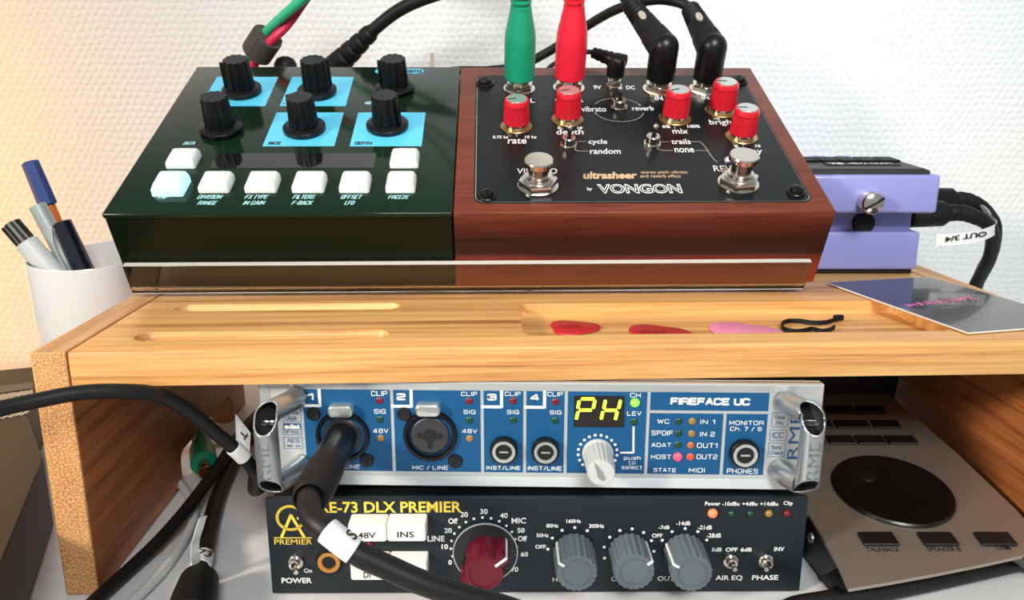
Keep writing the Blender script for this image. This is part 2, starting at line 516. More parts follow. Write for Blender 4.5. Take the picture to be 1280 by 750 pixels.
def _g(d):
    out = {}
    for k, v in d.items():
        wd, rest = v.split(':')
        polys = []
        for pl in rest.split('|'):
            polys.append([tuple(float(q) for q in p.split(',')) for p in pl.split()])
        out[k] = (float(wd), polys)
    return out
GLY = _g({
 'A': '4:0,0 1.7,6 2.3,6 4,0|.7,2 3.3,2', 'B': '4:0,0 0,6 3.4,6 4,5.4 4,3.7 3.4,3.1 0,3.1|3.4,3.1 4,2.5 4,.6 3.4,0 0,0',
 'C': '4:4,4.6 4,5.4 3.4,6 .6,6 0,5.4 0,.6 .6,0 3.4,0 4,.6 4,1.4', 'D': '4:0,0 0,6 3.2,6 4,5.2 4,.8 3.2,0 0,0', 'E': '4:4,6 0,6 0,0 4,0|0,3.1 3.5,3.1',
 'F': '4:4,6 0,6 0,0|0,3 3.5,3', 'G': '4:4,4.7 4,5.4 3.4,6 .6,6 0,5.4 0,.6 .6,0 3.4,0 4,.6 4,2.8 2.3,2.8', 'H': '4:0,0 0,6|4,0 4,6|0,3.1 4,3.1', 'I': '0:0,0 0,6',
 'J': '4:4,6 4,.6 3.4,0 .6,0 0,.6 0,1.6', 'K': '4:0,0 0,6|4,6 .8,3 4,0|0,3 .8,3', 'L': '3.7:0,6 0,0 3.7,0', 'M': '4.6:0,0 0,6 2.3,1.6 4.6,6 4.6,0', 'N': '4:0,0 0,6 4,0 4,6',
 'O': '4:.6,0 0,.6 0,5.4 .6,6 3.4,6 4,5.4 4,.6 3.4,0 .6,0', 'P': '4:0,0 0,6 3.4,6 4,5.4 4,3.3 3.4,2.7 0,2.7', 'Q': '4:.6,0 0,.6 0,5.4 .6,6 3.4,6 4,5.4 4,.6 3.4,0 .6,0|2.6,1.4 4.2,-.4',
 'R': '4:0,0 0,6 3.4,6 4,5.4 4,3.4 3.4,2.8 0,2.8|2.6,2.8 4,1.9 4,0', 'S': '4:4,4.9 4,5.4 3.4,6 .6,6 0,5.4 0,3.7 .6,3.1 3.4,3.1 4,2.5 4,.6 3.4,0 .6,0 0,.6 0,1.1',
 'T': '4:0,6 4,6|2,6 2,0', 'U': '4:0,6 0,.6 .6,0 3.4,0 4,.6 4,6', 'V': '4:0,6 2,0 4,6', 'W': '5.4:0,6 1.35,0 2.7,5.4 4.05,0 5.4,6', 'X': '4:0,6 4,0|0,0 4,6', 'Y': '4:0,6 2,2.8 4,6|2,2.8 2,0', 'Z': '4:0,6 4,6 0,0 4,0',
 '0': '3.8:.6,0 0,.6 0,5.4 .6,6 3.2,6 3.8,5.4 3.8,.6 3.2,0 .6,0', '1': '1.6:0,4.9 1.6,6 1.6,0', '2': '3.8:0,4.9 0,5.4 .6,6 3.2,6 3.8,5.4 3.8,3.8 3.2,3.2 .6,2.6 0,2 0,0 3.8,0',
 '3': '3.8:0,5 0,5.4 .6,6 3.2,6 3.8,5.4 3.8,3.7 3.2,3.1 1.2,3.1|3.2,3.1 3.8,2.5 3.8,.6 3.2,0 .6,0 0,.6 0,1', '4': '4:3.1,0 3.1,6 2.6,6 0,2 0,1.4 4,1.4', '5': '3.8:3.8,6 .2,6 .1,3.3 3.2,3.6 3.8,3 3.8,.6 3.2,0 .6,0 0,.6',
 '7': '3.8:0,6 3.8,6 1.2,0', '8': '3.8:.6,3.1 0,3.7 0,5.4 .6,6 3.2,6 3.8,5.4 3.8,3.7 3.2,3.1 .6,3.1 0,2.5 0,.6 .6,0 3.2,0 3.8,.6 3.8,2.5 3.2,3.1', '9': '3.8:3.8,3 .6,3 0,3.6 0,5.4 .6,6 3.2,6 3.8,5.4 3.8,.6 3.2,0 .6,0',
 '/': '2.4:0,-.3 2.4,6.3', '-': '2:0,3 2,3', '.': '.2:0,0 .2,0', '|': '0:0,-.4 0,6.4', '+': '3:0,3 3,3|1.5,1.5 1.5,4.5',
 'h': '3.4:0,0 0,6|0,4 2.9,4 3.4,3.5 3.4,0', 'p': '3.4:0,-1.6 0,4 2.9,4 3.4,3.5 3.4,.5 2.9,0 0,0', 'u': '3.4:0,4 0,.5 .5,0 3.4,0|3.4,4 3.4,0', 's': '3.2:3.2,4 .5,4 0,3.6 0,2.5 .4,2.1 2.8,2 3.2,1.6 3.2,.4 2.7,0 0,0',
 't': '2:.6,5.3 .6,.5 1.1,0 2,0|0,4 2,4', 'o': '3.4:.5,0 0,.5 0,3.5 .5,4 2.9,4 3.4,3.5 3.4,.5 2.9,0 .5,0', 'e': '3.4:3.3,0 .5,0 0,.5 0,3.5 .5,4 2.9,4 3.4,3.5 3.4,2 0,2', 'l': '0:0,0 0,6', 'c': '3.2:3.2,4 .5,4 0,3.5 0,.5 .5,0 3.2,0',
 'a': '3.3:0,4 2.8,4 3.3,3.5 3.3,0 .5,0 0,.5 0,1.7 .5,2.2 3.3,2.2', 'd': '3.4:3.4,6 3.4,0 .5,0 0,.5 0,3.5 .5,4 3.4,4', 'y': '3.4:0,4 1.7,0|3.4,4 1.2,-1.6 .3,-1.6', 'k': '3:0,0 0,6|2.8,4 .5,2.1 3,0', 'i': '0:0,0 0,4|0,5.4 0,5.9', 'x': '3.2:0,0 3.2,4|0,4 3.2,0', 'n': '3.4:0,0 0,4 2.9,4 3.4,3.5 3.4,0',
})

class MB:
    def __init__(self):
        self.bm = bmesh.new()
    def _merge(self, t, mx):
        bmesh.ops.recalc_face_normals(t, faces=t.faces)
        if mx is not None:
            t.transform(mx)
            if mx.to_3x3().determinant() < 0:
                bmesh.ops.reverse_faces(t, faces=t.faces)
        me = bpy.data.meshes.new('tmp')
        t.to_mesh(me)
        t.free()
        self.bm.from_mesh(me)
        bpy.data.meshes.remove(me)
        return self
    def box(self, x0, x1, y0, y1, z0, z1, bev=0, seg=2, mx=None):
        t = bmesh.new()
        bmesh.ops.create_cube(t, size=1)
        for v in t.verts:
            v.co = Vector(((x0 + x1) / 2 + v.co.x * (x1 - x0), (y0 + y1) / 2 + v.co.y * (y1 - y0), (z0 + z1) / 2 + v.co.z * (z1 - z0)))
        if bev:
            bmesh.ops.bevel(t, geom=list(t.edges), offset=bev, segments=seg, profile=.5, affect='EDGES')
        return self._merge(t, mx)
    def loft(self, rings, mx=None, cap=True, closed=True):
        """rings: list of lists of 3D points, all the same length"""
        t = bmesh.new()
        R = [[t.verts.new(Vector(p)) for p in r] for r in rings]
        n = len(R[0])
        for a, b in zip(R[:-1], R[1:]):
            for i in range(n if closed else n - 1):
                j = (i + 1) % n
                t.faces.new((a[i], a[j], b[j], b[i]))
        if cap:
            t.faces.new(list(reversed(R[0])))
            t.faces.new(R[-1])
        return self._merge(t, mx)
    def prism(self, poly, z0, z1, mx=None, bev=0, top=None):
        rings = [[(x, y, z0) for x, y in poly]]
        if bev:
            cx = sum(p[0] for p in poly) / len(poly); cy = sum(p[1] for p in poly) / len(poly)
            def ins(k, z):
                r = []
                for x, y in poly:
                    d = hypot(x - cx, y - cy) or 1
                    r.append((x - (x - cx) / d * k, y - (y - cy) / d * k, z))
                return r
            rings += [[(x, y, z1 - bev) for x, y in poly], ins(bev * .35, z1 - bev * .3), ins(bev, z1)]
        else:
            rings += [[(x, y, z1) for x, y in (top or poly)]]
        return self.loft(rings, mx)
    def lathe(self, prof, n=28, mx=None, cap=True):
        rings = [[(max(r, 1e-6) * cos(2 * pi * k / n), max(r, 1e-6) * sin(2 * pi * k / n), z) for k in range(n)] for r, z in prof]
        return self.loft(rings, mx, cap)
    def ring(self, r0, r1, z0, z1, n=32, mx=None):
        return self.lathe([(r0, z0), (r1, z0), (r1, z1), (r0, z1), (r0, z0)], n, mx, cap=False)
    def tube(self, pts, r, n=12, mx=None, cap=True, rad=None):
        P = [Vector(p) for p in pts]
        rings = []
        nrm = None
        for i, p in enumerate(P):
            d = (P[min(i + 1, len(P) - 1)] - P[max(i - 1, 0)]).normalized()
            if nrm is None:
                nrm = d.orthogonal().normalized()
            nrm = (nrm - d * nrm.dot(d)).normalized()
            bi = d.cross(nrm)
            rr = rad[i] if rad else r
            rings.append([p + nrm * rr * cos(2 * pi * k / n) + bi * rr * sin(2 * pi * k / n) for k in range(n)])
        return self.loft(rings, mx, cap)
    def ribbon(self, pts, w, th, up=(0, 0, 1), mx=None):
        P = [Vector(p) for p in pts]
        rings = []
        for i, p in enumerate(P):
            d = (P[min(i + 1, len(P) - 1)] - P[max(i - 1, 0)]).normalized()
            u = Vector(up[i]) if isinstance(up, list) else Vector(up)
            u = (u - d * u.dot(d)).normalized()
            s = d.cross(u)
            rings.append([p + u * w / 2 + s * th / 2, p + u * w / 2 - s * th / 2, p - u * w / 2 - s * th / 2, p - u * w / 2 + s * th / 2])
        return self.loft(rings, mx)
    def flat(self, pts, z=0, mx=None):
        t = bmesh.new()
        t.faces.new([t.verts.new((p[0], p[1], z)) for p in pts])
        t.normal_update()
        if t.faces[:][0].normal.z < 0:
            bmesh.ops.reverse_faces(t, faces=t.faces)
        if mx is not None: t.transform(mx)
        me = bpy.data.meshes.new('tmp'); t.to_mesh(me); t.free()
        self.bm.from_mesh(me); bpy.data.meshes.remove(me)
        return self
    def line(self, pts, w, z=0, mx=None):
        P = [Vector((p[0], p[1], 0)) for p in pts]
        for a, b in zip(P[:-1], P[1:]):
            d = (b - a).normalized(); s = Vector((-d.y, d.x, 0)) * w / 2
            a2 = a - d * w * .25; b2 = b + d * w * .25
            self.flat([a2 - s, b2 - s, b2 + s, a2 + s], z, mx)
        return self
    def text(self, s, x0, y0, x1, y1, z=0, bold=0, shear=0, rot=0, mx=None, space=1.0):
        """lettering whose ink exactly fills the box"""
        c = bpy.data.curves.new('t', 'FONT')
        c.body = s
        c.size = 1
        c.shear = shear
        c.offset = bold
        c.resolution_u = 3
        c.space_character = space
        o = bpy.data.objects.new('t', c)
        COL.objects.link(o)
        dg = bpy.context.evaluated_depsgraph_get()
        me = bpy.data.meshes.new_from_object(o.evaluated_get(dg))
        bpy.data.objects.remove(o)
        bpy.data.curves.remove(c)
        if rot:
            me.transform(RZ(rot))
        xs = [v.co.x for v in me.vertices]; ys = [v.co.y for v in me.vertices]
        a, b, cc, d = min(xs), max(xs), min(ys), max(ys)
        sx = (x1 - x0) / max(b - a, 1e-6); sy = (y1 - y0) / max(d - cc, 1e-6)
        for v in me.vertices:
            v.co = Vector((x0 + (v.co.x - a) * sx, y0 + (v.co.y - cc) * sy, z))
        if mx is not None: me.transform(mx)
        self.bm.from_mesh(me)
        bpy.data.meshes.remove(me)
        return self
    def stroke(self, s, x0, y0, x1, y1, z=0, w=.17, shear=0, mx=None, gap=1.5):
        """lettering of even strokes in an extended technical face, filling the box"""
        segs = []; cx = 0.0
        for ch in s:
            if ch == ' ':
                cx += 2.6; continue
            wd, polys = GLY[ch]
            for pl in polys:
                segs.append([(cx + px_, py_) for px_, py_ in pl])
            cx += wd + gap
        tot = cx - gap
        ys = [q[1] for g in segs for q in g]
        lo, hi = min(ys), max(ys)
        t = w * (y1 - y0)
        sx = (x1 - x0 - t - shear * (y1 - y0)) / max(tot, .01); sy = (y1 - y0 - t) / max(hi - lo, .01)
        for g in segs:
            P = []
            for a, b in g:
                yy = (b - lo) * sy
                P.append((x0 + t / 2 + a * sx + shear * yy, y0 + t / 2 + yy))
            self.line(P, t, z, mx)
        return self
    def build(self, name, m, parent=None, smooth=35):
        me = bpy.data.meshes.new(name)
        self.bm.to_mesh(me)
        self.bm.free()
        me.materials.append(M[m] if isinstance(m, str) else m)
        if smooth:
            for p in me.polygons: p.use_smooth = True
            me.set_sharp_from_angle(angle=radians(smooth))
        o = bpy.data.objects.new(name, me)
        COL.objects.link(o)
        if parent is not None: o.parent = parent
        return o

def ptext(mb, fr, s, u0, v0, u1, v1, z, **kw):
    """lettering filling the pixel box on a panel"""
    if 'w' in kw:
        vm = (v0 + v1) / 2; um = (u0 + u1) / 2
        mb.stroke(s, fr.pl(u0, vm, z).x, fr.pl(um, v1, z).y, fr.pl(u1, vm, z).x, fr.pl(um, v0, z).y, z, **kw)
        return
    c = fr.pl((u0 + u1) / 2, (v0 + v1) / 2, z)
    vm = (v0 + v1) / 2; um = (u0 + u1) / 2
    xa, xb = fr.pl(u0, vm, z).x, fr.pl(u1, vm, z).x
    ya, yb = fr.pl(um, v1, z).y, fr.pl(um, v0, z).y
    mb.text(s, xa, ya, xb, yb, z, **kw)

def cutter(target, cutmb):
    """boolean difference with a helper solid, applied"""
    me = bpy.data.meshes.new('cut'); cutmb.bm.to_mesh(me); cutmb.bm.free()
    c = bpy.data.objects.new('cut', me); COL.objects.link(c)
    c.matrix_world = target.matrix_world if target.parent is None else target.parent.matrix_world @ target.matrix_basis
    md = target.modifiers.new('b', 'BOOLEAN'); md.operation = 'DIFFERENCE'; md.object = c; md.solver = 'EXACT'
    bpy.context.view_layer.update()
    dg = bpy.context.evaluated_depsgraph_get()
    nm = bpy.data.meshes.new_from_object(target.evaluated_get(dg))
    target.modifiers.clear()
    old = target.data; target.data = nm; nm.name = target.name
    bpy.data.meshes.remove(old)
    bpy.data.objects.remove(c)
    return target

def hexnut(mb, r, z0, z1, mx=None, rot=0.2, hole=0.55):
    mb.prism(circle(r, 6, a0=rot), z0, z1, mx)

# ------------------------------------------------------------ setting
tag(MB().box(-1.3, 1.3, 0.598, 0.64, -0.75, 1.5).build('wall_back', 'wall', None, 0), kind='structure')
desk = empty('desk', (0, 0.2, -0.025), 'white laminate desk carrying the shelf and all equipment', 'desk')
MB().box(-0.9, 0.9, -0.35, 0.392, 0, 0.025, .002).build('desk_top', 'desk', desk)
for x in (-.8, .8):
    for y in (-.28, .34):
        MB().box(x - .025, x + .025, y - .025, y + .025, -.70, -0.0005, .002).build('leg', 'alu', desk)

# ------------------------------------------------------------ bamboo shelf
SY = 0.0407
SH = Frame((-0.184, 0.2917, 0), (cos(SY), sin(SY), 0), (-sin(SY), cos(SY), 0))
SZ = 0.105; TH = 0.0146; SWD = 0.428; LW = 0.0137; SD = 0.215
shelf = empty('monitor_shelf', SH, 'bamboo monitor shelf with pen grooves and a tray carrying the pedals', 'shelf')
bpy.context.view_layer.update()
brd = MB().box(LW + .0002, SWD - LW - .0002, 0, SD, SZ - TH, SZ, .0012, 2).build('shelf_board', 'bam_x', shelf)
cut = MB()
for ul, ur, vc0, vc1 in ((220, 500, 379.8, 388.2), (170, 486, 413.5, 424.5)):
    a = SH.pl(ul, (vc0 + vc1) / 2 + 1, SZ); b = SH.pl(ur, (vc0 + vc1) / 2 - 1, SZ)
    y0 = SH.pl(340, vc1, SZ).y; y1 = SH.pl(340, vc0, SZ).y
    r = (y1 - y0) / 2; yc = (y0 + y1) / 2
    # a round-bottomed groove with ball-nosed ends
    prof = []
    x0, x1 = a.x + r, b.x - r
    rings = []
    nn = 8
    for k in range(nn + 1):
        t = pi / 2 + pi / 2 * (1 - k / nn)
        rr = max(r * sin(k / nn * pi / 2), 1e-5)
        rings.append((x0 - r * cos(k / nn * pi / 2), rr))
    for k in range(nn + 1):
        rr = max(r * cos(k / nn * pi / 2), 1e-5)
        rings.append((x1 + r * sin(k / nn * pi / 2), rr))
    cut.loft([[(x, yc + rr * cos(2 * pi * j / 20), SZ + .0004 + rr * .85 * sin(2 * pi * j / 20)) for j in range(20)] for x, rr in rings])
ta = SH.pl(647, 380, SZ); tb = SH.pl(650, 419.5, SZ); tc_ = SH.pl(1192, 412, SZ)
TX0, TX1, TY0, TY1 = ta.x, tc_.x, tb.y, ta.y
cut.prism(rrect(TX0, TY0, TX1, TY1, .006), SZ - .006, SZ + .01)
cutter(brd, cut)
brd.data.polygons.foreach_set('use_smooth', [True] * len(brd.data.polygons))
brd.data.set_sharp_from_angle(angle=radians(30))
for xl in (0, SWD - LW):
    prof = [(0, 0), (0.098, 0)]
    for k in range(7):
        t = k / 6 * pi / 2
        prof.append((0.104 - .006 * cos(t) , 0.012 + .006 * sin(t)))
    for k in range(7):
        t = pi / 2 - k / 6 * pi / 2
        prof.append((0.179 + .006 * cos(t), 0.012 + .006 * sin(t)))
    prof += [(0.185, 0), (SD, 0), (SD, SZ), (0, SZ)]
    mb = MB()
    mb.prism([(y, z) for y, z in prof], xl, xl + LW, Matrix(((0, 0, 1, 0), (1, 0, 0, 0), (0, 1, 0, 0), (0, 0, 0, 1))))
    sp = mb.build('side_panel', 'bam_y_shaded', shelf, 30)
    md = sp.modifiers.new('bev', 'BEVEL'); md.width = .0009; md.segments = 2; md.limit_method = 'ANGLE'
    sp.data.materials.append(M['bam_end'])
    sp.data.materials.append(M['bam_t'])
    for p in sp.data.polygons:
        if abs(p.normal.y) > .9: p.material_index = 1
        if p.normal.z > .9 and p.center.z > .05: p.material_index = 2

# ------------------------------------------------------------ pedals' common tilted frame
PA, TILT = 0.0298, 0.4573
def tilted(dx=0.0, dn=0.0):
    x = Vector((cos(PA), sin(PA), 0))
    y = Vector((-sin(PA) * cos(TILT), cos(PA) * cos(TILT), sin(TILT)))
    o = Vector((-0.1854, 0.3791, 0.110)) + x * dx + x.cross(y) * dn
    return Frame(o, x, y)
P0 = tilted()
GW, WW, GAP, PL, PH = 0.1575, 0.1772, 0.0006, 0.1572, 0.0428

# acrylic stand
st = empty('acrylic_pedal_stand', P0, 'clear bent acrylic stand with a front lip holding the two large pedals', 'stand')
AT = 0.003
ax0 = P0.pl(152, 330, .022).x + .0005
def lipx(u, v):
    o = P0.i @ CAM; d = P0.i.to_3x3() @ ray(u, v)
    return o + d * ((-AT - .0006 - o.y) / d.y)
lt = lipx(560, 331); lb = lipx(560, 372)
xl = lipx(152, 331).x; xr = lipx(1016, 326).x
LT = lt.z
inner = []
# profile in local (y, z): lip outside, round bend, plate below the pedals, back leg
ro = .0062; ri = ro - AT
oy, oz = -.0006 - AT, -.0012 - AT
cy_, cz_ = oy + ro, oz + ro
outer = [(oy, LT)] + [(cy_ - ro * cos(t), cz_ - ro * sin(t)) for t in [k / 8 * pi / 2 for k in range(9)]]
yb = .148
outer += [(yb, oz)]
# back leg drops towards the shelf: world down in local coordinates
down = P0.i.to_3x3() @ Vector((0, 0, -1))
dl = Vector((down.y, down.z)); dl.normalize()
zshelf = lambda y, z: (P0.m @ Vector((0, y, z))).z - SZ
drop = zshelf(yb, oz) - .0006
outer += [(yb + dl.x * drop, oz + dl.y * drop)]
nx_, nz_ = -dl.y, dl.x
if nx_ < 0: nx_, nz_ = -nx_, -nz_
inn = [(yb + dl.x * drop + nx_ * AT, oz + dl.y * drop + nz_ * AT), (yb + AT * 1.2, oz + AT)]
inn += [(cy_ - ri * cos(t), cz_ - ri * sin(t)) for t in [k / 8 * pi / 2 for k in range(8, -1, -1)]] + [(oy + AT, LT)]
sec = outer + inn
def section(x): return [(x, y, z) for y, z in sec]
t_ = bmesh.new()
mb = MB()
mb.loft([section(xl), section(xr)])
so = mb.build('bent_sheet', 'acrylic', st, 30)
MB().box(xl + .0002, xr - .0002, oy + .0002, oy + AT - .0002, LT + .00003, LT + .0002).build('lip_edge', 'acrylic_edge', st, 0)

# ------------------------------------------------------------ green pedal
G = tilted(0, 0)
gp = empty('effects_pedal', G, 'dark green metal effects pedal with black knobs and white buttons', 'pedal')
mb = MB().box(0, GW, .0008, PL, 0.0004, PH - .0022, .0006, 1)
mb.build('enclosure', 'green_side', gp)
MB().box(-.0003, GW + .0002, 0, PL + .0006, PH - .0026, PH, .0008, 3).build('top_plate', 'green', gp)
zp = PH + .00006
def local_rect(fr, pts, z):
    q = [fr.pl(u, v, z) for u, v in pts]
    return (min(q[0].x, q[3].x) * .5 + max(q[0].x, q[3].x) * .5, max(q[1].x, q[2].x) * .5 + min(q[1].x, q[2].x) * .5, (q[2].y + q[3].y) / 2, (q[0].y + q[1].y) / 2)
for pts in ([(270.6, 96.2), (348, 96.2), (331.4, 132.8), (250.8, 132.8)], [(364.5, 96.2), (441.6, 96.2), (432.8, 132.8), (350.4, 132.8)],
            [(344.7, 140.7), (429, 140.7), (418.7, 183), (329, 183)], [(446.9, 140.7), (531.9, 140.7), (527, 183), (438, 183)]):
    x0, x1, y0, y1 = local_rect(G, pts, PH)
    MB().flat([(x0, y0), (x1, y0), (x1, y1), (x0, y1)], zp).build('printed_square', 'cyan', gp, 0)
q = [G.pl(*p, PH) for p in ((270, 192), (470, 191.6), (467.3, 210.4), (262.8, 210.4))]
MB().box((q[0].x + q[3].x) / 2, (q[1].x + q[2].x) / 2, (q[2].y + q[3].y) / 2, (q[0].y + q[1].y) / 2, PH - .001, PH + .0002).build('display', 'screen', gp)
pa = G.pl(468, 92, PH); pb = G.pl(530, 86, PH)
MB().flat(rrect(pa.x, pa.y, pb.x, pb.y, (pb.y - pa.y) / 2.01), zp).build('name_badge', 'cyan', gp, 0)
dk = MB(); pc = MB()
ptext(dk, G, 'RATE', 335.5, 177, 352, 181, zp + .00006, w=.2)
ptext(dk, G, 'DEPTH', 443.5, 177, 465, 181, zp + .00006, w=.2)
ptext(dk, G, 'T', 353, 128.5, 356, 131.5, zp + .00006, bold=.02)
ptext(dk, G, 'ESTO', 505, 87.2, 527, 91, zp + .00006, w=.24)
for s, a, b, c, d in (('DATA', 229, 177, 245, 181), ('TAP', 197, 243.5, 212, 248.5), ('DIVISION', 247, 243.5, 278.5, 248.5), ('RANGE', 247, 251, 272, 256),
                      ('FX TYPE', 306, 243.5, 336, 248.5), ('IN GAIN', 304, 251, 332, 256), ('FILTERS', 366, 243.5, 394.5, 248.5), ('F-BACK', 364.5, 251, 392, 256),
                      ('OFFSET', 426, 243.5, 453, 248.5), ('LFO', 430.5, 251, 444, 256), ('FREEZE', 485, 244, 512, 248.5), ('MIX', 456, 126.5, 467, 130.5)):
    ptext(pc, G, s, a, b, c, d, zp, w=.13, shear=.2, gap=2.0)
dk.build('dark_lettering', 'ink', gp, 0)
pc.build('pale_lettering', 'palecyan', gp, 0)

def star(r, n, depth, sub=6, a0=0):
    out = []
    for k in range(n * sub):
        a = 2 * pi * k / (n * sub)
        out.append(r - depth * abs(cos(a * n / 2)) ** 3)
    return [(rr * cos(a0 + 2 * pi * k / (n * sub)), rr * sin(a0 + 2 * pi * k / (n * sub))) for k, rr in enumerate(out)]

for (u, v, vt, rp, ang) in ((301.6, 110, 74, 24, 200), (275.4, 158, 120.6, 26, 150), (396, 111, 74.5, 24, 20), (380, 157, 121, 26, 150), (494, 107, 73, 24, 185), (484, 153.6, 118.5, 26, 330)):
    p = G.pl(u, v, PH + .0028); s = G.s(u, v, PH)
    rb = rp * s; hh = G.h(p.x, p.y, PH, vt)
    MBk = MB()
    mx = T(p.x, p.y, PH)
    MBk.lathe([(rb * .97, 0.0006), (rb, .0012), (rb, .0026), (rb * .94, .0032), (rb * .6, .0040)], 40, mx)
    kn = MBk.build('knob', 'blackknob', gp)
    rt = rb * .60
    r2 = rb * .66
    f = MB()
    rings = []
    for z, sc_ in ((.003, 1.08), (.006, 1.05), (hh - .0006, .96), (hh, .92)):
        rings.append([(x * sc_, y * sc_, z) for x, y in star(r2, 11, r2 * .13)])
    f.loft(rings, mx)
    a = radians(ang)
    f.box(r2 * .7, r2 * 1.22, -.0009, .0009, .004, hh - .0008, .0003, 1, mx @ RZ(a))
    f.build('fluted_grip', 'blackknob', kn, 50)

def cap_button(fr, uL, uR, vF, vB, z0, hgt, m, parent, name='button'):
    """a key whose base front edge shows at row vF between uL and uR; top back edge at row vB"""
    a = fr.pl(uL, vF, z0); b = fr.pl(uR, vF, z0)
    yb = fr.pl((uL + uR) / 2, vB, z0 + hgt).y
    x0, x1, y0 = a.x, b.x, a.y
    i = .0011
    mb = MB()
    r0 = rrect(x0, y0, x1, yb, .001, 3)
    r1 = rrect(x0 + .0001, y0 + .0001, x1 - .0001, yb, .001, 3)
    r2 = rrect(x0 + i, y0 + i * 1.1, x1 - i, yb - i * .4, .001, 3)
    r3 = rrect(x0 + i * 1.5, y0 + i * 1.6, x1 - i * 1.5, yb - i * .8, .001, 3)
    mb.loft([[(x, y, z0 - .0004) for x, y in r0], [(x, y, z0 + hgt * .55) for x, y in r1], [(x, y, z0 + hgt * .93) for x, y in r2], [(x, y, z0 + hgt) for x, y in r3]])
    return mb.build(name, m, parent, 50)
BH = .0046
for uL, uR in ((247.6, 286.5), (305.5, 345.5), (364.5, 405), (423.5, 461.5), (481.8, 519)):
    cap_button(G, uL, uR, 241.5, 212.5, PH, BH, 'button', gp)
cap_button(G, 207, 244, 211, 184, PH, BH, 'button', gp)
cap_button(G, 487, 523, 210.5, 184, PH, BH, 'button', gp)
tag(cap_button(G, 189.5, 229, 246, 212.5, PH, BH * 1.25, 'button_lit', gp), 'lit tap button at the left end of the row')

# ------------------------------------------------------------ wooden pedal
Wd = tilted(GW + GAP, 0)
wp = empty('effects_pedal', Wd, 'reddish wooden cased effects pedal with a black plate and red knobs', 'pedal')
MB().box(0, WW, 0, PL, .0004, PH, .0009, 3).build('wooden_case', 'padauk', wp)
q = [Wd.pl(*p, PH) for p in ((596, 96.5), (927, 94.5), (1012.3, 250.5), (594.5, 255))]
px0, px1 = (q[0].x + q[3].x) / 2, (q[1].x + q[2].x) / 2
py0, py1 = (q[2].y + q[3].y) / 2, (q[0].y + q[1].y) / 2
PZ = PH + .0006
MB().prism(rrect(px0 - .0007, py0 - .0007, px1 + .0007, py1 + .0007, .0052), PH - .001, PH + .00025).build('plate_gap', 'dark', wp)
MB().prism(rrect(px0, py0, px1, py1, .0045), PH - .001, PZ - .0003).build('plate_rim', 'capsilver', wp, 20)
MB().prism(rrect(px0 + .0003, py0 + .0004, px1 - .0003, py1 - .0003, .0043), PH, PZ).build('face_plate', 'blackplate', wp, 20)
zw = PZ + .00006
wt = MB(); tn = MB(); gl = MB()
for s, a, b, c, d, bo, sh in (('9V', 742, 106.7, 752, 111.5, .02, .1), ('DC', 782.5, 107, 793.5, 111.7, .02, .1), ('vibrato', 726.5, 133, 757.5, 139.5, .01, 0),
        ('reverb', 790, 132.5, 817, 138, .01, 0), ('rate', 634.5, 173, 658, 179.5, .01, .1), ('0.75 hz', 616, 169.5, 635.6, 173, .02, .1), ('10 hz', 656, 169.3, 671, 173, .02, .1),
        ('depth', 695.5, 161.5, 729.5, 170, .01, .1), ('0', 697, 158, 700.5, 161.5, .02, .1), ('10', 721.6, 158.3, 728, 161.6, .02, .1), ('cycle', 735.6, 174, 759, 181.5, .01, .1),
        ('random', 737, 185.5, 775.7, 192.3, .01, .1), ('mix', 840, 161, 860, 167, .01, .1), ('0%', 828, 156.5, 838, 160, .02, .1), ('100%', 859, 156, 875, 159.7, .02, .1),
        ('trails', 839, 173.7, 863, 180, .01, .1), ('none', 843, 185, 867.5, 190.5, .01, .1), ('bright', 886.5, 149.5, 920, 157.5, .01, .1), ('0', 895.3, 145.8, 899, 149.5, .02, .1),
        ('decay', 918, 185.5, 953.5, 193.5, .01, .1), ('0', 918.7, 181, 922.5, 184.5, .02, .1), ('10', 944, 180.7, 950.5, 184, .02, .1), ('VIBRATO', 646.8, 210.5, 696.4, 217.3, 0, .1),
        ('REVERB', 891.5, 207, 938, 214.3, 0, .1), ('OUT L', 632, 123, 668.5, 128.3, .01, 0), ('OUT R', 694, 122.5, 729, 127.5, .01, 0), ('IN L', 818.7, 119.8, 837, 125.4, .01, 0),
        ('IN R', 877, 119.3, 896, 124.5, .01, 0), ('by', 733.5, 234, 740.6, 238.8, .01, .2)):
    ptext(wt, Wd, s, a, b, c, d, zw, bold=bo, shear=sh)
ptext(wt, Wd, 'VONGON', 747, 230, 851.7, 241.7, zw, bold=.045)
wt.build('white_lettering', 'white', wp, 0)
bk = MB(); ptext(bk, Wd, 'VONGON', 748.6, 231.2, 850.4, 240.6, zw + .00006, bold=-.008)
bk.build('letter_core', 'blackplate', wp, 0)
ptext(tn, Wd, 'ultrasheer', 728.6, 214.6, 796.4, 223.5, zw, bold=.04, shear=.2)
ptext(tn, Wd, 'stereo pitch vibrato', 801, 213.2, 859.6, 218, zw, bold=.005, shear=.1)
ptext(tn, Wd, 'and reverb effect', 800, 217.8, 851, 221.9, zw, bold=.005, shear=.1)
tn.build('tan_lettering', 'tan', wp, 0)
def pline(mb, fr, pts, wpx, z):
    q = [fr.pl(u, v, z) for u, v in pts]
    mb.line([(p.x, p.y) for p in q], wpx * fr.s(pts[0][0], pts[0][1], z), z)
pline(gl, Wd, [(714, 176.5), (733, 176.8)], 1.0, zw)
pline(gl, Wd, [(711, 181), (716, 185.5), (722, 188.6), (735, 189)], 1.0, zw)
pline(gl, Wd, [(823, 177.2), (837, 177.2)], 1.0, zw)
pline(gl, Wd, [(816, 182), (822, 186), (828, 188), (841, 188)], 1.0, zw)
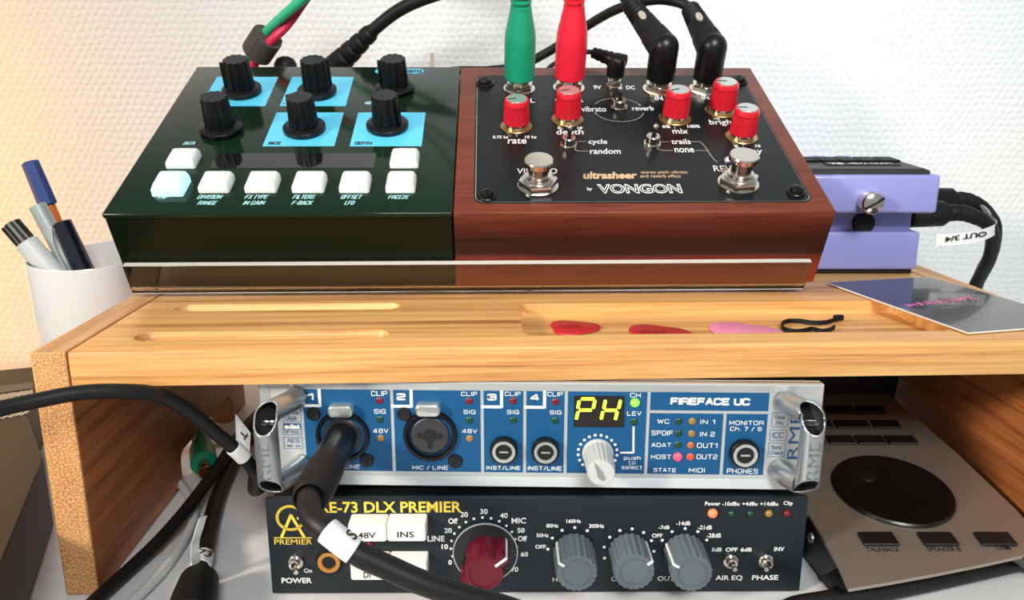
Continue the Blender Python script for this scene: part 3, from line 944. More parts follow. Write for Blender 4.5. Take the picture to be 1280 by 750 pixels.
sc = [(864.5, 177), (874, 177)] + [(874 + 4 * t + 24 * t ** 1.2 * (1 - .2 * t), 177 + 25 * (3 * t * t - 2 * t ** 3)) for t in [k / 10 for k in range(1, 11)]]
pline(gl, Wd, sc, 1.0, zw)
pline(gl, Wd, [(869, 188), (886, 188)], 1.0, zw)
for u, v in ((646, 168), (843.5, 158.5), (921 + 8, 180)):
    pline(gl, Wd, [(u, v - 1), (u, v + 3)], 1.0, zw)
c0 = Wd.pl(773, 137, zw); sr = 26 * Wd.s(773, 137)
for a0, a1 in ((200, 345), (25, 155)):
    gl.line([(c0.x + sr * cos(radians(a)), c0.y + sr * sin(radians(a))) for a in range(a0, a1 + 1, 6)], .0004, zw)
for a, k in ((200, 1), (25, -1)):
    p = (c0.x + sr * cos(radians(a)), c0.y + sr * sin(radians(a)))
    gl.flat([(p[0] - .001, p[1]), (p[0] + .001, p[1]), (p[0], p[1] + .0016 * k)], zw)
gl.build('printed_lines', 'greyprint', wp, 0)

# red knobs
for u, v, vt, ang in ((645.4, 158.5, 123.3, 195), (709.2, 149.8, 112.5, 195), (843.5, 148.5, 111.5, 200), (901.3, 138.8, 101.8, 175), (926.7, 171.6, 134.7, 178)):
    p = Wd.pl(u, v, PZ); s = Wd.s(u, v, PZ); hh = Wd.h(p.x, p.y, PZ, vt); mx = T(p.x, p.y, PZ)
    rg = 20.0 * s
    k = MB()
    r1, r2 = 16.2 * s, 15.2 * s
    rings = []
    nf = 36
    for z, r, fl in ((.0032, r1, 1), (.004, r1 * 1.01, 1), (hh * .82, r2 * 1.01, 1), (hh * .84, r2 * 1.03, 0), (hh - .0012, r2 * 1.0, 0), (hh - .0002, r2 * .93, 0)):
        rings.append([((r - (r * .045 if (j % 2 and fl) else 0)) * cos(2 * pi * j / (nf * 2)), (r - (r * .045 if (j % 2 and fl) else 0)) * sin(2 * pi * j / (nf * 2)), z) for j in range(nf * 2)])
    k.loft(rings, mx)
    kn = k.build('knob', 'redknob', wp, 28)
    MB().lathe([(rg, 0), (rg, .0006), (rg * .96, .0009)], 40, mx).build('base_ring', 'brass', kn)
    MB().lathe([(r1 * .93, .0009), (r1 * .93, .0033)], 36, mx).build('knob_collar', 'chrome', kn)
    MB().lathe([(r2 * .80, hh - .0004), (r2 * .80, hh + .0001), (r2 * .76, hh + .0003)], 36, mx).build('knob_cap', 'capsilver', kn)
    MB().box(r2 * .02, r2 * .76, -.00035, .00035, hh + .0003, hh + .00045, 0, 1, mx @ RZ(radians(ang))).build('pointer', 'dark', kn, 0)

def toggle(fr, u, v, ub, vb, z0, r, parent, ball='chrome', stem='dark', lever_len=None):
    p = fr.pl(u, v, z0); mx = T(p.x, p.y, z0)
    mb = MB()
    mb.prism(circle(r * 1.35, 6, a0=.3), 0, .0014, mx)
    mb.lathe([(r, .0014), (r, .0052), (r * .9, .0056), (r * .62, .0056), (r * .6, .004)], 24, mx)
    t = mb.build('toggle_switch', 'chrome', parent, 30)
    hb = fr.h(p.x, p.y, z0, vb)
    q = fr.pl(ub, vb, z0 + hb)
    a = Vector((p.x, p.y, z0 + .004)); b = Vector((q.x, p.y, z0 + hb))
    MB().tube([a, b], r * .3, 12).build('lever', stem, t)
    s = MB(); R = r * .42
    s.lathe([(R * sin(pi * k / 8), -R * cos(pi * k / 8)) for k in range(9)], 14, Matrix.Translation(b), cap=False)
    s.build('lever_tip', ball, t)
for u, v, ub, vb in ((773.3, 135.5, 775.6, 111), (710.4, 183, 712.7, 159.3), (815, 181.5, 819.7, 158)):
    toggle(Wd, u, v, ub, vb, PZ, 7.2 * Wd.s(u, v), wp)

def footswitch(fr, u, v, vt, z0, parent, s):
    p = fr.pl(u, v, z0); mx = T(p.x, p.y, z0); hh = fr.h(p.x, p.y, z0, vt)
    mb = MB()
    mb.lathe([(s * 21, 0), (s * 21, .0007), (s * 19, .0009)], 36, mx)
    mb.prism(circle(s * 20.5, 6, a0=.12), .0009, .0040, mx, bev=.0004)
    mb.lathe([(s * 16, .004), (s * 16.5, .0046), (s * 15, .0052), (s * 13.5, .0054), (s * 13.5, .0062), (s * 11, .0066)], 36, mx)
    f = mb.build('foot_switch', 'chrome', parent, 30)
    MB().lathe([(s * 10.5, .005), (s * 10.5, hh - .0042), (s * 10.8, hh - .0036), (s * 14.8, hh - .0028), (s * 15, hh - .0006), (s * 14.2, hh)], 40, mx).build('plunger', 'chrome', f, 30)
footswitch(Wd, 672.4, 232.5, 199, PZ, wp, Wd.s(672, 232))
footswitch(Wd, 922.6, 229.5, 193, PZ, wp, Wd.s(922, 229))
p = Wd.pl(909.7, 201, PZ)
MB().lathe([(.0021, 0), (.0021, .0008), (.0012, .002), (.0003, .0024)], 10, T(p.x, p.y, PZ)).build('indicator_gem', 'capsilver', wp, 0)
for u, v in ((606.3, 104.5), (923, 102), (608.8, 246), (994.7, 241)):
    p = Wd.pl(u, v, PZ); mx = T(p.x, p.y, PZ); s = Wd.s(u, v)
    sw = MB().lathe([(9.5 * s, 0), (9.5 * s, .0007), (8.6 * s, .0011), (7 * s, .0012), (7 * s, .0022), (6 * s, .0031), (3 * s, .0035)], 28, mx).build('plate_screw', 'blackknob', wp)
    MB().box(-2.4 * s, 2.4 * s, -.0004, .0004, .0033, .0038, 0, 1, mx @ RZ(.5)).build('screw_slot', 'dark', sw, 0)

def jack_nut(u, v, r=15.0):
    p = Wd.pl(u, v, PZ); s = Wd.s(u, v); mx = T(p.x, p.y, PZ)
    mb = MB()
    mb.lathe([(r * s * 1.08, 0), (r * s * 1.08, .0006)], 30, mx)
    mb.prism(circle(r * s, 6, a0=.35), .0006, .0034, mx, bev=.0004)
    mb.lathe([(r * s * .68, .0034), (r * s * .68, .0058)], 24, mx)
    mb.build('jack_nut', 'chrome', wp, 30)
    return p, s
JG = jack_nut(649, 111); JR = jack_nut(711, 110); JA = jack_nut(823, 112); JB = jack_nut(881, 112)
JD = jack_nut(767.5, 107, 7.5)

# ------------------------------------------------------------ cables plugged in the wooden pedal
def wl(p, z): return Wd.m @ Vector((p.x, p.y, PZ + z))
def moulded_plug(J, col, cab, label, cname, tip_pts):
    p, s = J
    base = wl(p, .0060); top = wl(p, .075)
    mx = aim(base, top)
    e = empty(cname, mx, label, 'cable', 'coloured patch cables')
    inv = mx.inverted()
    R = 15.6 * s
    MB().lathe([(R * .55, -.0002), (R * .55, .0008)], 24).build('plug_collar', 'chrome', e)
    prof = [(R * .94, .0008), (R * 1.0, .0016), (R * 1.0, .022), (R * .97, .027), (R * .70, .0385), (R * .66, .041)]
    z = .041
    for k in range(9):
        prof += [(R * .66, z), (R * .66, z + .0011), (R * .52, z + .0016), (R * .52, z + .0026)]
        z += .0031
    MB().lathe(prof, 32).build('plug_body', col, e, 30)
    end = mx @ Vector((0, 0, z - .002))
    pts = [end - (end - base).normalized() * .004, end] + [Vector(t) for t in tip_pts(end)]
    pts = [inv @ q for q in spline(pts, 8)]
    MB().tube(pts, .0024, 12).build('cord', cab, e)
moulded_plug(JG, 'gplug', 'gcable', 'green patch cable plugged upright in the wooden pedal', 'patch_cable', lambda e: [e + Vector((0, .0, .03)), e + Vector((-.01, .03, .07)), e + Vector((-.05, .10, .08)), e + Vector((-.12, .135, .02))])
moulded_plug(JR, 'rplug', 'rcable', 'red patch cable plugged upright in the wooden pedal', 'patch_cable', lambda e: [e + Vector((0, .0, .03)), e + Vector((-.01, .03, .07)), e + Vector((-.06, .10, .085)), e + Vector((-.14, .135, .03))])

def cable(name, label, pts, r, m='cable', group=None, n=8, cat='cable', parent=None):
    e = empty(name, Vector(pts[0]), label, cat, group)
    P = spline([Vector(p) - Vector(pts[0]) for p in pts], n)
    c = MB().tube(P, r, 12).build('cord', m, e)
    return e, Vector(pts[0])

def angled_plug(J, elbow_px, boot_px, cord_pts, label, y_el):
    p, s = J
    base = wl(p, .0058)
    e = empty('instrument_cable', base, label, 'cable', 'black angled instrument cables')
    up = Wd.n
    hh = Wd.h(p.x, p.y, PZ, elbow_px)
    top = wl(p, hh - .002)
    R = 14.5 * s
    o = base
    L = (top - base)
    MB().tube([Vector(), L * .08], R * .55, 24).build('plug_collar', 'chrome', e)
    bt = Vector(boot_px)
    d = (bt - top).normalized()
    pts = [L * .06, L * .9]
    n_ = L.normalized()
    path = [L * .06, L * .3, L * .6, L * .9] + [L * .9 + n_ * (R * sin(k / 6 * pi / 2)) for k in range(1, 7)]
    rad = [R * .96, R, R, R] + [max(R * cos(k / 6 * pi / 2), 1e-5) for k in range(1, 7)]
    MB().tube(path, R, 28, rad=rad).build('plug_body', 'blackknob', e, 60)
    L0_ = L * .86
    d = ((bt - o) - L0_).normalized()
    l = ((bt - o) - L0_).length
    pr = []
    for k in range(28):
        t = k / 27
        r_ = R * (1.0 - .34 * t)
        if t > .60: r_ *= 1 - .12 * (k % 2)
        if t < .30: r_ *= 1.05
        pr.append(r_)
    MB().tube([L0_ + d * (l * k / 27) for k in range(28)], R, 24, rad=pr).build('strain_relief', 'rubber', e, 40)
    L = L0_
    P = spline([bt - o - d * .006, bt - o] + [Vector(q) - o for q in cord_pts], 8)
    MB().tube(P, .0030, 14).build('cord', 'cable', e)
    # pale printed mark on the boot, on the camera side
    c = L + d * (l * .55); side = d.cross(Vector((0, -1, 0))).normalized(); nrm = side.cross(d).normalized()
    if nrm.y > 0: nrm = -nrm
    mm = Matrix(((d.x, side.x, nrm.x, 0), (d.y, side.y, nrm.y, 0), (d.z, side.z, nrm.z, 0), (0, 0, 0, 1)))
    mm.translation = c + nrm * R * .93
    MB().prism([(x * .0032, y * .0018) for x, y in circle(1, 18)], -.0012, .0002, mm).build('printed_mark', 'greyprint', e)
bA = at_y(786, 3, .492)
angled_plug(JA, 50, bA, [at_y(772, -12, .495), at_y(740, -45, .50), at_y(640, -90, .53), at_y(520, -60, .57)], 'black angled plug cable in the left input of the wooden pedal', .48)
bB = at_y(862, 10, .492)
angled_plug(JB, 50, bB, [at_y(845, 2, .497), at_y(815, 0, .505), at_y(770, 12, .52), at_y(725, 38, .545), at_y(690, 62, .56), at_y(650, 82, .565), at_y(610, 88, .565), at_y(560, 90, .565), at_y(500, 110, .565), at_y(470, 200, .57)], 'black angled plug cable arching left over the back of the wooden pedal', .48)
# dc plug
p, s = JD
base = wl(p, .0058); hh = Wd.h(p.x, p.y, PZ, 76)
e = empty('power_cable', base, 'thin black power cable with a small angled plug', 'cable')
L = wl(p, hh) - base
MB().tube([L * -.02, L * .12], 6.5 * s, 20).build('plug_collar', 'chrome', e)
d = (at_y(742, 66, .485) - wl(p, hh)).normalized()
R = 9.2 * s
MB().tube([L * .1, L * .5, L * .92, L + Vector((0, 0, .001))], R, 20, rad=[R, R, R, R * .92]).build('plug_body', 'blackknob', e, 50)
dl_ = (at_y(742, 66, .485) - wl(p, hh)).length
pr = [R * (.98 - .35 * k / 11) * (1 if k < 4 or k % 2 else .86) for k in range(12)]
MB().tube([L - d * .0045 + d * (dl_ + .0045) * k / 11 for k in range(12)], R, 18, rad=pr).build('strain_relief', 'blackknob', e, 50)
P = spline([at_y(743, 66, .485) - base, at_y(738, 65, .486) - base, at_y(722, 66, .49) - base, at_y(700, 76, .51) - base, at_y(682, 90, .53) - base, at_y(660, 130, .55) - base, at_y(640, 260, .56) - base], 8)
MB().tube(P, .0015, 10).build('cord', 'cable', e)

# ------------------------------------------------------------ cables behind the green pedal
e = empty('patch_cable_pair', at_y(312, 78, .535), 'green and red cables bundled by a grey tape loop behind the green pedal', 'cable')
o = Vector(e.location)
gpt = [at_y(306, 110, .54), at_y(312, 72, .535), at_y(330, 44, .525), at_y(352, 22, .515), at_y(398, -18, .50), at_y(450, -60, .49)]
rpt = [at_y(314, 112, .532), at_y(318, 80, .527), at_y(338, 52, .518), at_y(360, 30, .520), at_y(390, -12, .515), at_y(430, -60, .51)]
MB().tube([q - o for q in spline(gpt, 8)], .0030, 12).build('green_cord', 'gcable', e)
MB().tube([q - o for q in spline(rpt, 8)], .0028, 12).build('red_cord', 'rcable', e)
a = at_y(321, 67, .528) - o; b = at_y(335, 46, .5215) - o
mx = aim(a, b)
sec = [(x * .0094, y * .0094) for x, y in circle(1, 24)]
mb = MB(); mb.prism(sec, 0, (b - a).length, mx)
mb.prism([(x * 1.07 + .0004, y * 1.09) for x, y in sec if y > -.004], .0004, (b - a).length - .0004, mx)
mb.build('hook_tape', 'velcro', e, 40)

e = empty('midi_cable', at_y(412, 84, .535), 'black cable with ribbed strain relief behind the green pedal', 'cable')
o = Vector(e.location)
a = at_y(404, 98, .545) - o; b = at_y(466, 38, .525) - o
n = 44; pr = []
for k in range(n):
    t = k / (n - 1)
    r_ = .0088 - .0036 * t
    if .4 < t and k % 7 in (0, 1): r_ *= .84
    pr.append(r_)
MB().tube([a.lerp(b, k / (n - 1)) for k in range(n)], .006, 24, rad=pr).build('strain_relief', 'rubber', e, 30)
MB().tube([q for q in spline([b - (b - a) * .1, b, at_y(492, 17, .52) - o, at_y(520, 2, .515) - o, at_y(560, -12, .515) - o, at_y(640, -40, .52) - o], 8)], .0040, 14).build('cord', 'cable', e)
e = empty('cable_plug', at_y(358, 100, .54), 'rounded black plug peeking up behind the green pedal', 'plug')
MB().lathe([(.0075, -.01), (.0075, .004), (.0070, .0075), (.0052, .0105), (.002, .0118)], 24, T(0, 0, .003)).build('plug_body', 'rubber', e, 50)
a = at_y(540, 66, .55)
tag(MB().box(-.0012, .0012, -.0005, .0005, -.03, .0, .0003, 1).build('cable_tie_end', M['greyprint'], None), 'thin grey strip standing up behind the green pedal', 'cable tie').location = a

# ------------------------------------------------------------ lavender pedal
LV = Frame((0.187, 0.433, SZ), (1, 0.0, 0), (0, 1, 0))
lv = empty('compact_pedal', LV, 'lavender compact effects pedal on the shelf right of the wooden pedal', 'pedal')
HW = .0362
def lz(v, y): return at_y(1100, v, y).z - SZ
z1 = lz(290, .433); zt0 = lz(267, .420); zt1 = lz(218.5, .420)
MB().box(-HW + .001, HW - .002, .002, .128, 0, .0026, .0005).build('base_plate', 'rubber', lv)
MB().box(-HW, HW - .0005, 0, .128, .0026, z1, .0016, 3).build('lower_body', 'lav', lv)
mb = MB().box(-HW, HW - .0035, .006, .126, z1 - .001, zt0 + .002, .0005, 1)
mb.box(-.0225, .004, .0052, .008, z1, zt0 + .001, .0003, 1).build('middle_body', 'lav', lv)
pz = LV.loc(at_y(1080, 277, .4365))
MB().lathe([(.0058, 0), (.0058, .003)], 28, T(pz.x, .0055, pz.z - .0008) @ RX(pi / 2)).build('bushing', 'rubber', lv)
mb = MB()
mb.box(-HW, HW, -.013, .128, zt0, zt1, .0018, 3)
mb.build('treadle', 'lav', lv)
zr = zt1
mb = MB()
y0, y1 = -.011, .034
mb.loft([[(-HW + .002, y0, zr - .001), (HW - .005, y0, zr - .001), (HW - .005, y1, zr - .001), (-HW + .002, y1, zr - .001)],
         [(-HW + .002, y0 + .0003, zr + .0018), (HW - .005, y0 + .0003, zr + .0018), (HW - .006, y1, zr + .0050), (-HW + .002, y1, zr + .0050)],
         [(-HW + .003, y0 + .002, zr + .0028), (HW - .007, y0 + .002, zr + .0028), (HW - .008, y1 - .001, zr + .0058), (-HW + .003, y1 - .001, zr + .0058)]])
pad = mb.build('rubber_pad', 'lav_d', lv, 20)
slope = atan2(.0030, .042)
PF = T(0, y0 + .002, zr + .0028) @ RX(slope)
for k in range(5):
    x0 = -.028 + k * .0112
    MB().box(x0, x0 + .0102, .023, .037, 0, .0012, .0004, 1, PF).build('pad_rib', 'rubber', pad)
MB().box(-.018, .0215, .0105, .018, 0, .0005, .0001, 1, PF).build('name_strip', 'dark', pad)
mb = MB(); mb.text('META CRAFT', -.005, .0125, .019, .0165, .0007, bold=.03, shear=.1, mx=PF)
mb.text('TB', -.016, .0115, -.008, .017, .0007, bold=.06, mx=PF)
mb.build('lettering', 'white', pad, 0)
pz = LV.loc(at_y(1096, 255.5, .409))
sc_ = MB().lathe([(.0058, 0), (.0058, .0072), (.0052, .0082), (.0030, .0092)], 30, T(pz.x, -.0128, pz.z) @ RX(pi / 2)).build('thumb_screw', 'chrome', lv, 30)
MB().box(-.0054, .0054, -.0007, .0007, .0080, .0094, 0, 1, T(pz.x, -.0128, pz.z) @ RX(pi / 2) @ RZ(.55)).build('screw_slot', 'dark', sc_, 0)
# low row of control knobs at the rear, mostly hidden by the pad
for x in (-.024, -.008, .008, .024):
    MB().lathe([(.0052, 0), (.0050, .0035), (.0044, .0042)], 20, T(x, .085, zt1 - .001)).build('control_knob', 'lav', lv)

def side_plug(u0, u1, v, y, cord, label, flag=None):
    a = at_y(u0, v[0], y); b = at_y(u1, v[1], y)
    e = empty('instrument_cable', a, label, 'cable')
    d = (b - a).normalized(); l = (b - a).length
    MB().tube([Vector(), d * .001, d * (l - .010), d * (l - .007)], .006, 20, rad=[.0060, .0072, .0072, .0052]).build('plug_body', 'rubber', e, 40)
    pts = [a + d * (l - .010), b] + [at_y(*c) for c in cord]
    P = [q - a for q in spline(pts, 8)]
    nb = int(len(P) * .38)
    MB().tube(P[:nb], .005, 16, rad=[.0052 - .0012 * k / nb - (.0003 if k % 4 == 3 else 0) for k in range(nb)]).build('strain_relief', 'rubber', e, 40)
    MB().tube(P[nb - 2:], .0039, 14).build('cord', 'cable', e)
    return e, P
e1, _ = side_plug(1092, 1208, (248, 250), .500, [(1226, 258, .50), (1236, 268, .497), (1244, 285, .497), (1240, 315, .505), (1225, 345, .52), (1200, 420, .54)], 'black cable from the rear side socket of the lavender pedal')
e2, P2 = side_plug(1135, 1200, (268.5, 266), .452, [(1218, 271, .452), (1234, 280, .455), (1241, 297, .46), (1236, 325, .47), (1217, 362, .49), (1190, 430, .51)], 'black cable with OUT label from the front side socket of the lavender pedal')
o2 = Vector(e2.location)
fl = [at_y(1170, 300, .440), at_y(1195, 299, .441), at_y(1220, 296, .444), at_y(1238, 290, .449), at_y(1245, 285, .456), at_y(1240, 280, .463), at_y(1230, 286, .466)]
fp = [q - o2 for q in spline(fl, 6)]
flag = MB().ribbon(fp, .0066, .0002).build('paper_flag', 'label', e2, 60)
mm = MB()
tx0 = at_y(1181, 299.5, .4395) - o2; tx1 = at_y(1233, 292, .4455) - o2
dirx = (tx1 - tx0); wdt = dirx.length; dirx.normalize()
upv = Vector((0, 0, 1)); upv = (upv - dirx * upv.dot(dirx)).normalized(); nn_ = dirx.cross(upv)
mat4 = Matrix(((dirx.x, upv.x, nn_.x, 0), (dirx.y, upv.y, nn_.y, 0), (dirx.z, upv.z, nn_.z, 0), (0, 0, 0, 1))); mat4.translation = tx0 - Vector((0, .0006, 0))
t2 = MB(); t2.text('OUT 3/4', 0, -.0014, wdt, .0016, 0, bold=.03, rot=pi, mx=mat4)
t2.build('lettering', 'label_ink', flag, 0)
fl = [at_y(1225, 262, .499), at_y(1232, 262, .492), at_y(1240, 274, .491), at_y(1234, 275, .50)]
MB().ribbon([q - Vector(e1.location) for q in spline(fl, 4)], .006, .0003, up=(-.6, 0, .8)).build('paper_flag', 'label', e1, 60)

# ------------------------------------------------------------ card, picks, tie in the tray
cz = SZ + .0012
A = at_z(1033, 353, cz); B = at_z(1210, 416, cz); D = at_z(1150, 343.5, cz)
xd = (B - A).normalized(); yd = (D - A); yd = (yd - xd * yd.dot(xd)).normalized()
CF = Frame(A, xd, yd)
cw = (B - A).length
cd = empty('postcard', CF, 'glossy dark printed postcard with pink lettering at the right of the shelf', 'card')
CHT = .0625
cpoly = [(0, 0), (cw, 0), (cw, CHT), (0, CHT)]
MB().prism(cpoly, -.0006, 0).build('card_stock', 'cardedge', cd, 0)
MB().flat([(.0004, .0004), (cw - .0004, .0004), (cw - .0004, CHT - .0004), (.0004, CHT - .0004)], .00005).build('printed_face', 'card', cd, 0)
tt = MB()
a = CF.loc(at_z(1133, 382, cz)); b = CF.loc(at_z(1218, 372, cz))
ang = atan2(b.y - a.y, b.x - a.x); ln = hypot(b.x - a.x, b.y - a.y)
tt.stroke('MAGASINE', 0, -.0030, ln, .0030, .0001, w=.2, gap=2.6, mx=T(a.x, a.y, 0) @ RZ(ang))
tt.build('lettering', 'pink', cd, 0)

FZ = SZ - .006
def pick(u, v, wpx, m, label, ang, tilt=0, txt=None):
    c = at_z(u, v, FZ + .0008)
    s = (c - CAM).dot(FW) / F
    Lh = wpx * s
    pts = []
    for k in range(40):      # a rounded triangle, tip along +x
        t = 2 * pi * k / 40
        r = .5 + .07 * cos(t * 3) + .05 * cos(t)
        x = r * cos(t); y = r * 1.0 * sin(t)
        pts.append((x, y))
    xs = [q[0] for q in pts]; w = max(xs) - min(xs)
    pts = [(x / w * Lh, y / w * Lh) for x, y in pts]
    mx = Matrix.Translation(c) @ RZ(ang) @ RX(tilt)
    e = empty('guitar_pick', mx, label, 'guitar pick', 'guitar picks in the tray')
    MB().prism(pts, -.0004, .0005, bev=.0003).build('pick_body', m, e, 40)
    if txt:
        t = MB(); t.text(txt[0], -Lh * .28, .0004, Lh * .22, Lh * .1, .00058, bold=.02)
        t.text(txt[1], -Lh * .22, -Lh * .12, Lh * .16, -.0006, .00058, bold=.02)
        t.build('worn_print', 'pickink', e, 0)
pick(714, 409.5, 61, 'red_pick', 'red guitar pick at the left end of the tray', .12, 0, ('JAZZ', 'NYLON'))
pick(818, 417, 76, 'red_pick', 'red guitar pick in the middle of the tray, half hidden by its edge', -.02, 0, ('HEAVY', '1.0'))
pick(925, 415.5, 88, 'pink_pick', 'pink guitar pick in the tray beside the black tie', -.05, 0)
tp = [(1046, 397), (1034, 401), (1018, 402), (998, 399.5), (984, 400), (977, 404.5), (981, 410), (994, 412.5), (1006, 411.5), (1015, 409.5), (1026, 412), (1036, 411), (1043, 407.5)]
c = at_z(1010, 405, FZ)
tp3 = [at_z(u, v + 1.5, FZ + .0016) - c for u, v in tp]
e = empty('twist_tie', c, 'black twist tie curled open at the right of the tray', 'cable tie')
MB().ribbon(spline(tp3, 5), .0019, .0007).build('strap', 'rubber', e, 60)
h_ = at_z(1048, 398, FZ + .0022) - c
MB().box(-.0022, .0022, -.0014, .0014, -.001, .0016, .0004, 1, Matrix.Translation(h_) @ RZ(.3)).build('buckle', 'blackknob', e)

# ------------------------------------------------------------ audio interface
FA = -0.0236
FF = Frame((-0.10069, 0.30167, 0.0453), (cos(FA), sin(FA), 0), (0, 0, 1))
ff = empty('audio_interface', FF, 'silver and blue audio interface under the shelf, topmost of the two units', 'audio interface')
FWD, FH = .2228, .0450
MB().box(.004, FWD - .004, .0015, FH - .001, -.155, -.0045, .0008, 1).build('casing', 'body', ff)
pt = MB(); pt.box(0, FWD, 0, FH, -.005, -.0018, .0003, 1)
pt.build('front_plate', 'alu', ff)
# bevelled frame around the recessed panel
def frame_ring(x0, x1, y0, y1, i, zo, zi):
    mb = MB()
    o_ = [(x0, y0), (x1, y0), (x1, y1), (x0, y1)]
    n_ = [(x0 + i, y0 + i), (x1 - i, y0 + i), (x1 - i, y1 - i), (x0 + i, y1 - i)]
    rings = [[(x, y, -.003) for x, y in o_], [(x, y, zo - .0004) for x, y in o_], [(x + (.0004 if x < .1 else -.0004), y + (.0004 if y < .02 else -.0004), zo) for x, y in o_], [(x, y, zi) for x, y in n_], [(x, y, -.003) for x, y in n_]]
    mb.loft(rings, cap=False)
    return mb
frame_ring(0, FWD, 0, FH, .0038, .0006, -.0006).build('bezel', 'alu', ff, 20)
MB().box(.0036, FWD - .0036, .0036, FH - .0036, -.002, -.0008).build('inner_panel', 'alu', ff)
ZB = -.00055
q = [FF.pl(*p, ZB) for p in ((378, 487), (962, 491.3), (953.8, 593.7), (383.7, 588))]
bx0, bx1, by0, by1 = (q[0].x + q[3].x) / 2, (q[1].x + q[2].x) / 2, (q[2].y + q[3].y) / 2, (q[0].y + q[1].y) / 2
zl = ZB + .0001
def X(u, v=540): return FF.pl(u, v, ZB).x
def Y(v, u=660): return FF.pl(u, v, ZB).y
# one blue field per channel, silver gaps between
def bfield(x0, x1, y0, y1): return MB().box(x0, x1, y0, y1, -.0012, ZB, .00008, 1).build('blue_field', 'blue', ff, 0)
lw = .00065
vx = [(FF.pl(a, 487, ZB).x + FF.pl(b, 590, ZB).x) / 2 for a, b in ((489.5, 492.5), (602, 603.5), (655.6, 656), (707.6, 706.5), (811.2, 807.5))]
hy = (FF.pl(700, 514.8, ZB).y + FF.pl(900, 516, ZB).y) / 2
hy = FF.pl(850, 515, ZB).y
xs = [bx0] + vx
for i in range(5):
    bfield(xs[i] + (lw if i else 0), xs[i + 1] - lw, by0, by1)
bfield(vx[4] + lw, bx1, hy + lw, by1)
vm = (FF.pl(906.5, 516, ZB).x + FF.pl(901.5, 592, ZB).x) / 2
bfield(vx[4] + lw, vm - lw, by0, hy - lw)
bfield(vm + lw, bx1, by0, hy - lw)
sl = MB()
for u0, u1, vb in ((378, 400, 507), (491.5, 514.3, 507.7), (604, 627, 508.5), (657, 680.6, 509)):
    a = FF.pl(u0, vb, zl); b = FF.pl(u1, vb, zl)
    x0 = max(a.x, bx0) if u0 < 400 else xs[[378, 491.5, 604, 657].index(u0)]
    MB().line([(x0, a.y), (b.x, a.y), (b.x, by1)], .0012, zl).build('channel_frame', 'white', ff, 0)
    
pline(sl, FF, [(792, 533.7), (791.7, 565.8), (775.6, 565.8)], 2.4, zl)
sl.build('printed_line', 'white', ff, 0)
wt = MB(); w2 = MB()
for s, a, b, c, d in (('CLIP', 464, 488.8, 484, 495), ('SIG', 467.6, 511.5, 482.3, 517.2), ('48V', 466.5, 535.8, 485.3, 541.4), ('CLIP', 576.6, 489.8, 596.3, 495), ('SIG', 579.4, 512.4, 594.4, 517.5),
        ('48V', 577.9, 536.3, 596.3, 541.5), ('CLIP', 631, 489.8, 650.7, 495), ('SIG', 633.8, 512.6, 648.8, 517.7), ('CLIP', 684.4, 490, 703.7, 495.5), ('SIG', 687.3, 513, 701.9, 518),
        ('MIC / LINE', 404, 580.5, 450, 586), ('MIC / LINE', 515.3, 581.9, 560.3, 587.3), ('INST/LINE', 608, 582.3, 650.4, 587.5), ('INST/LINE', 659.7, 582.6, 702.3, 588.2),
        ('CH', 787.7, 491.2, 800.8, 496.8), ('LEV', 784, 514.2, 801.7, 519.6), ('push', 779.9, 570, 800.8, 575.8), ('to', 785.5, 575.9, 794.3, 580.4), ('select', 776.9, 581, 802.7, 586.6),
        ('WC', 821.8, 523.9, 836.7, 529.5), ('SPDIF', 814.4, 538.2, 841.3, 544.2), ('ADAT', 814.4, 553.6, 839, 558.8), ('HOST', 813.8, 568.3, 839, 573.7), ('STATE', 817, 585.2, 845, 590.1),
        ('MIDI', 861, 585, 881, 590.6), ('IN 1', 875.6, 524.4, 893.7, 530.2), ('IN 2', 875, 539.7, 893.7, 545.7), ('OUT1', 871.3, 553.8, 896.7, 560), ('OUT2', 870.7, 568, 896.7, 574),
        ('MONITOR', 911.8, 525.9, 954.5, 531.4), ('Ch. 7 / 8', 912.7, 533.3, 952.3, 538.9), ('PHONES', 908.6, 585.8, 947.4, 592)):
    ptext(wt, FF, s, a, b, c, d, zl, w=.14, gap=1.9)
for s, a, b, c, d in (('1', 384, 491.5, 392, 500.6), ('2', 495.6, 491.6, 507.2, 500.3), ('3', 608.9, 492.2, 620.7, 500.6), ('4', 662.9, 492.8, 674.2, 500.6), ('FIREFACE UC', 838, 497.3, 937.7, 506.6)):
    ptext(w2, FF, s, a, b, c, d, zl, w=.25)
wt.build('white_lettering', 'white', ff, 0)
w2.build('bold_lettering', 'white', ff, 0)
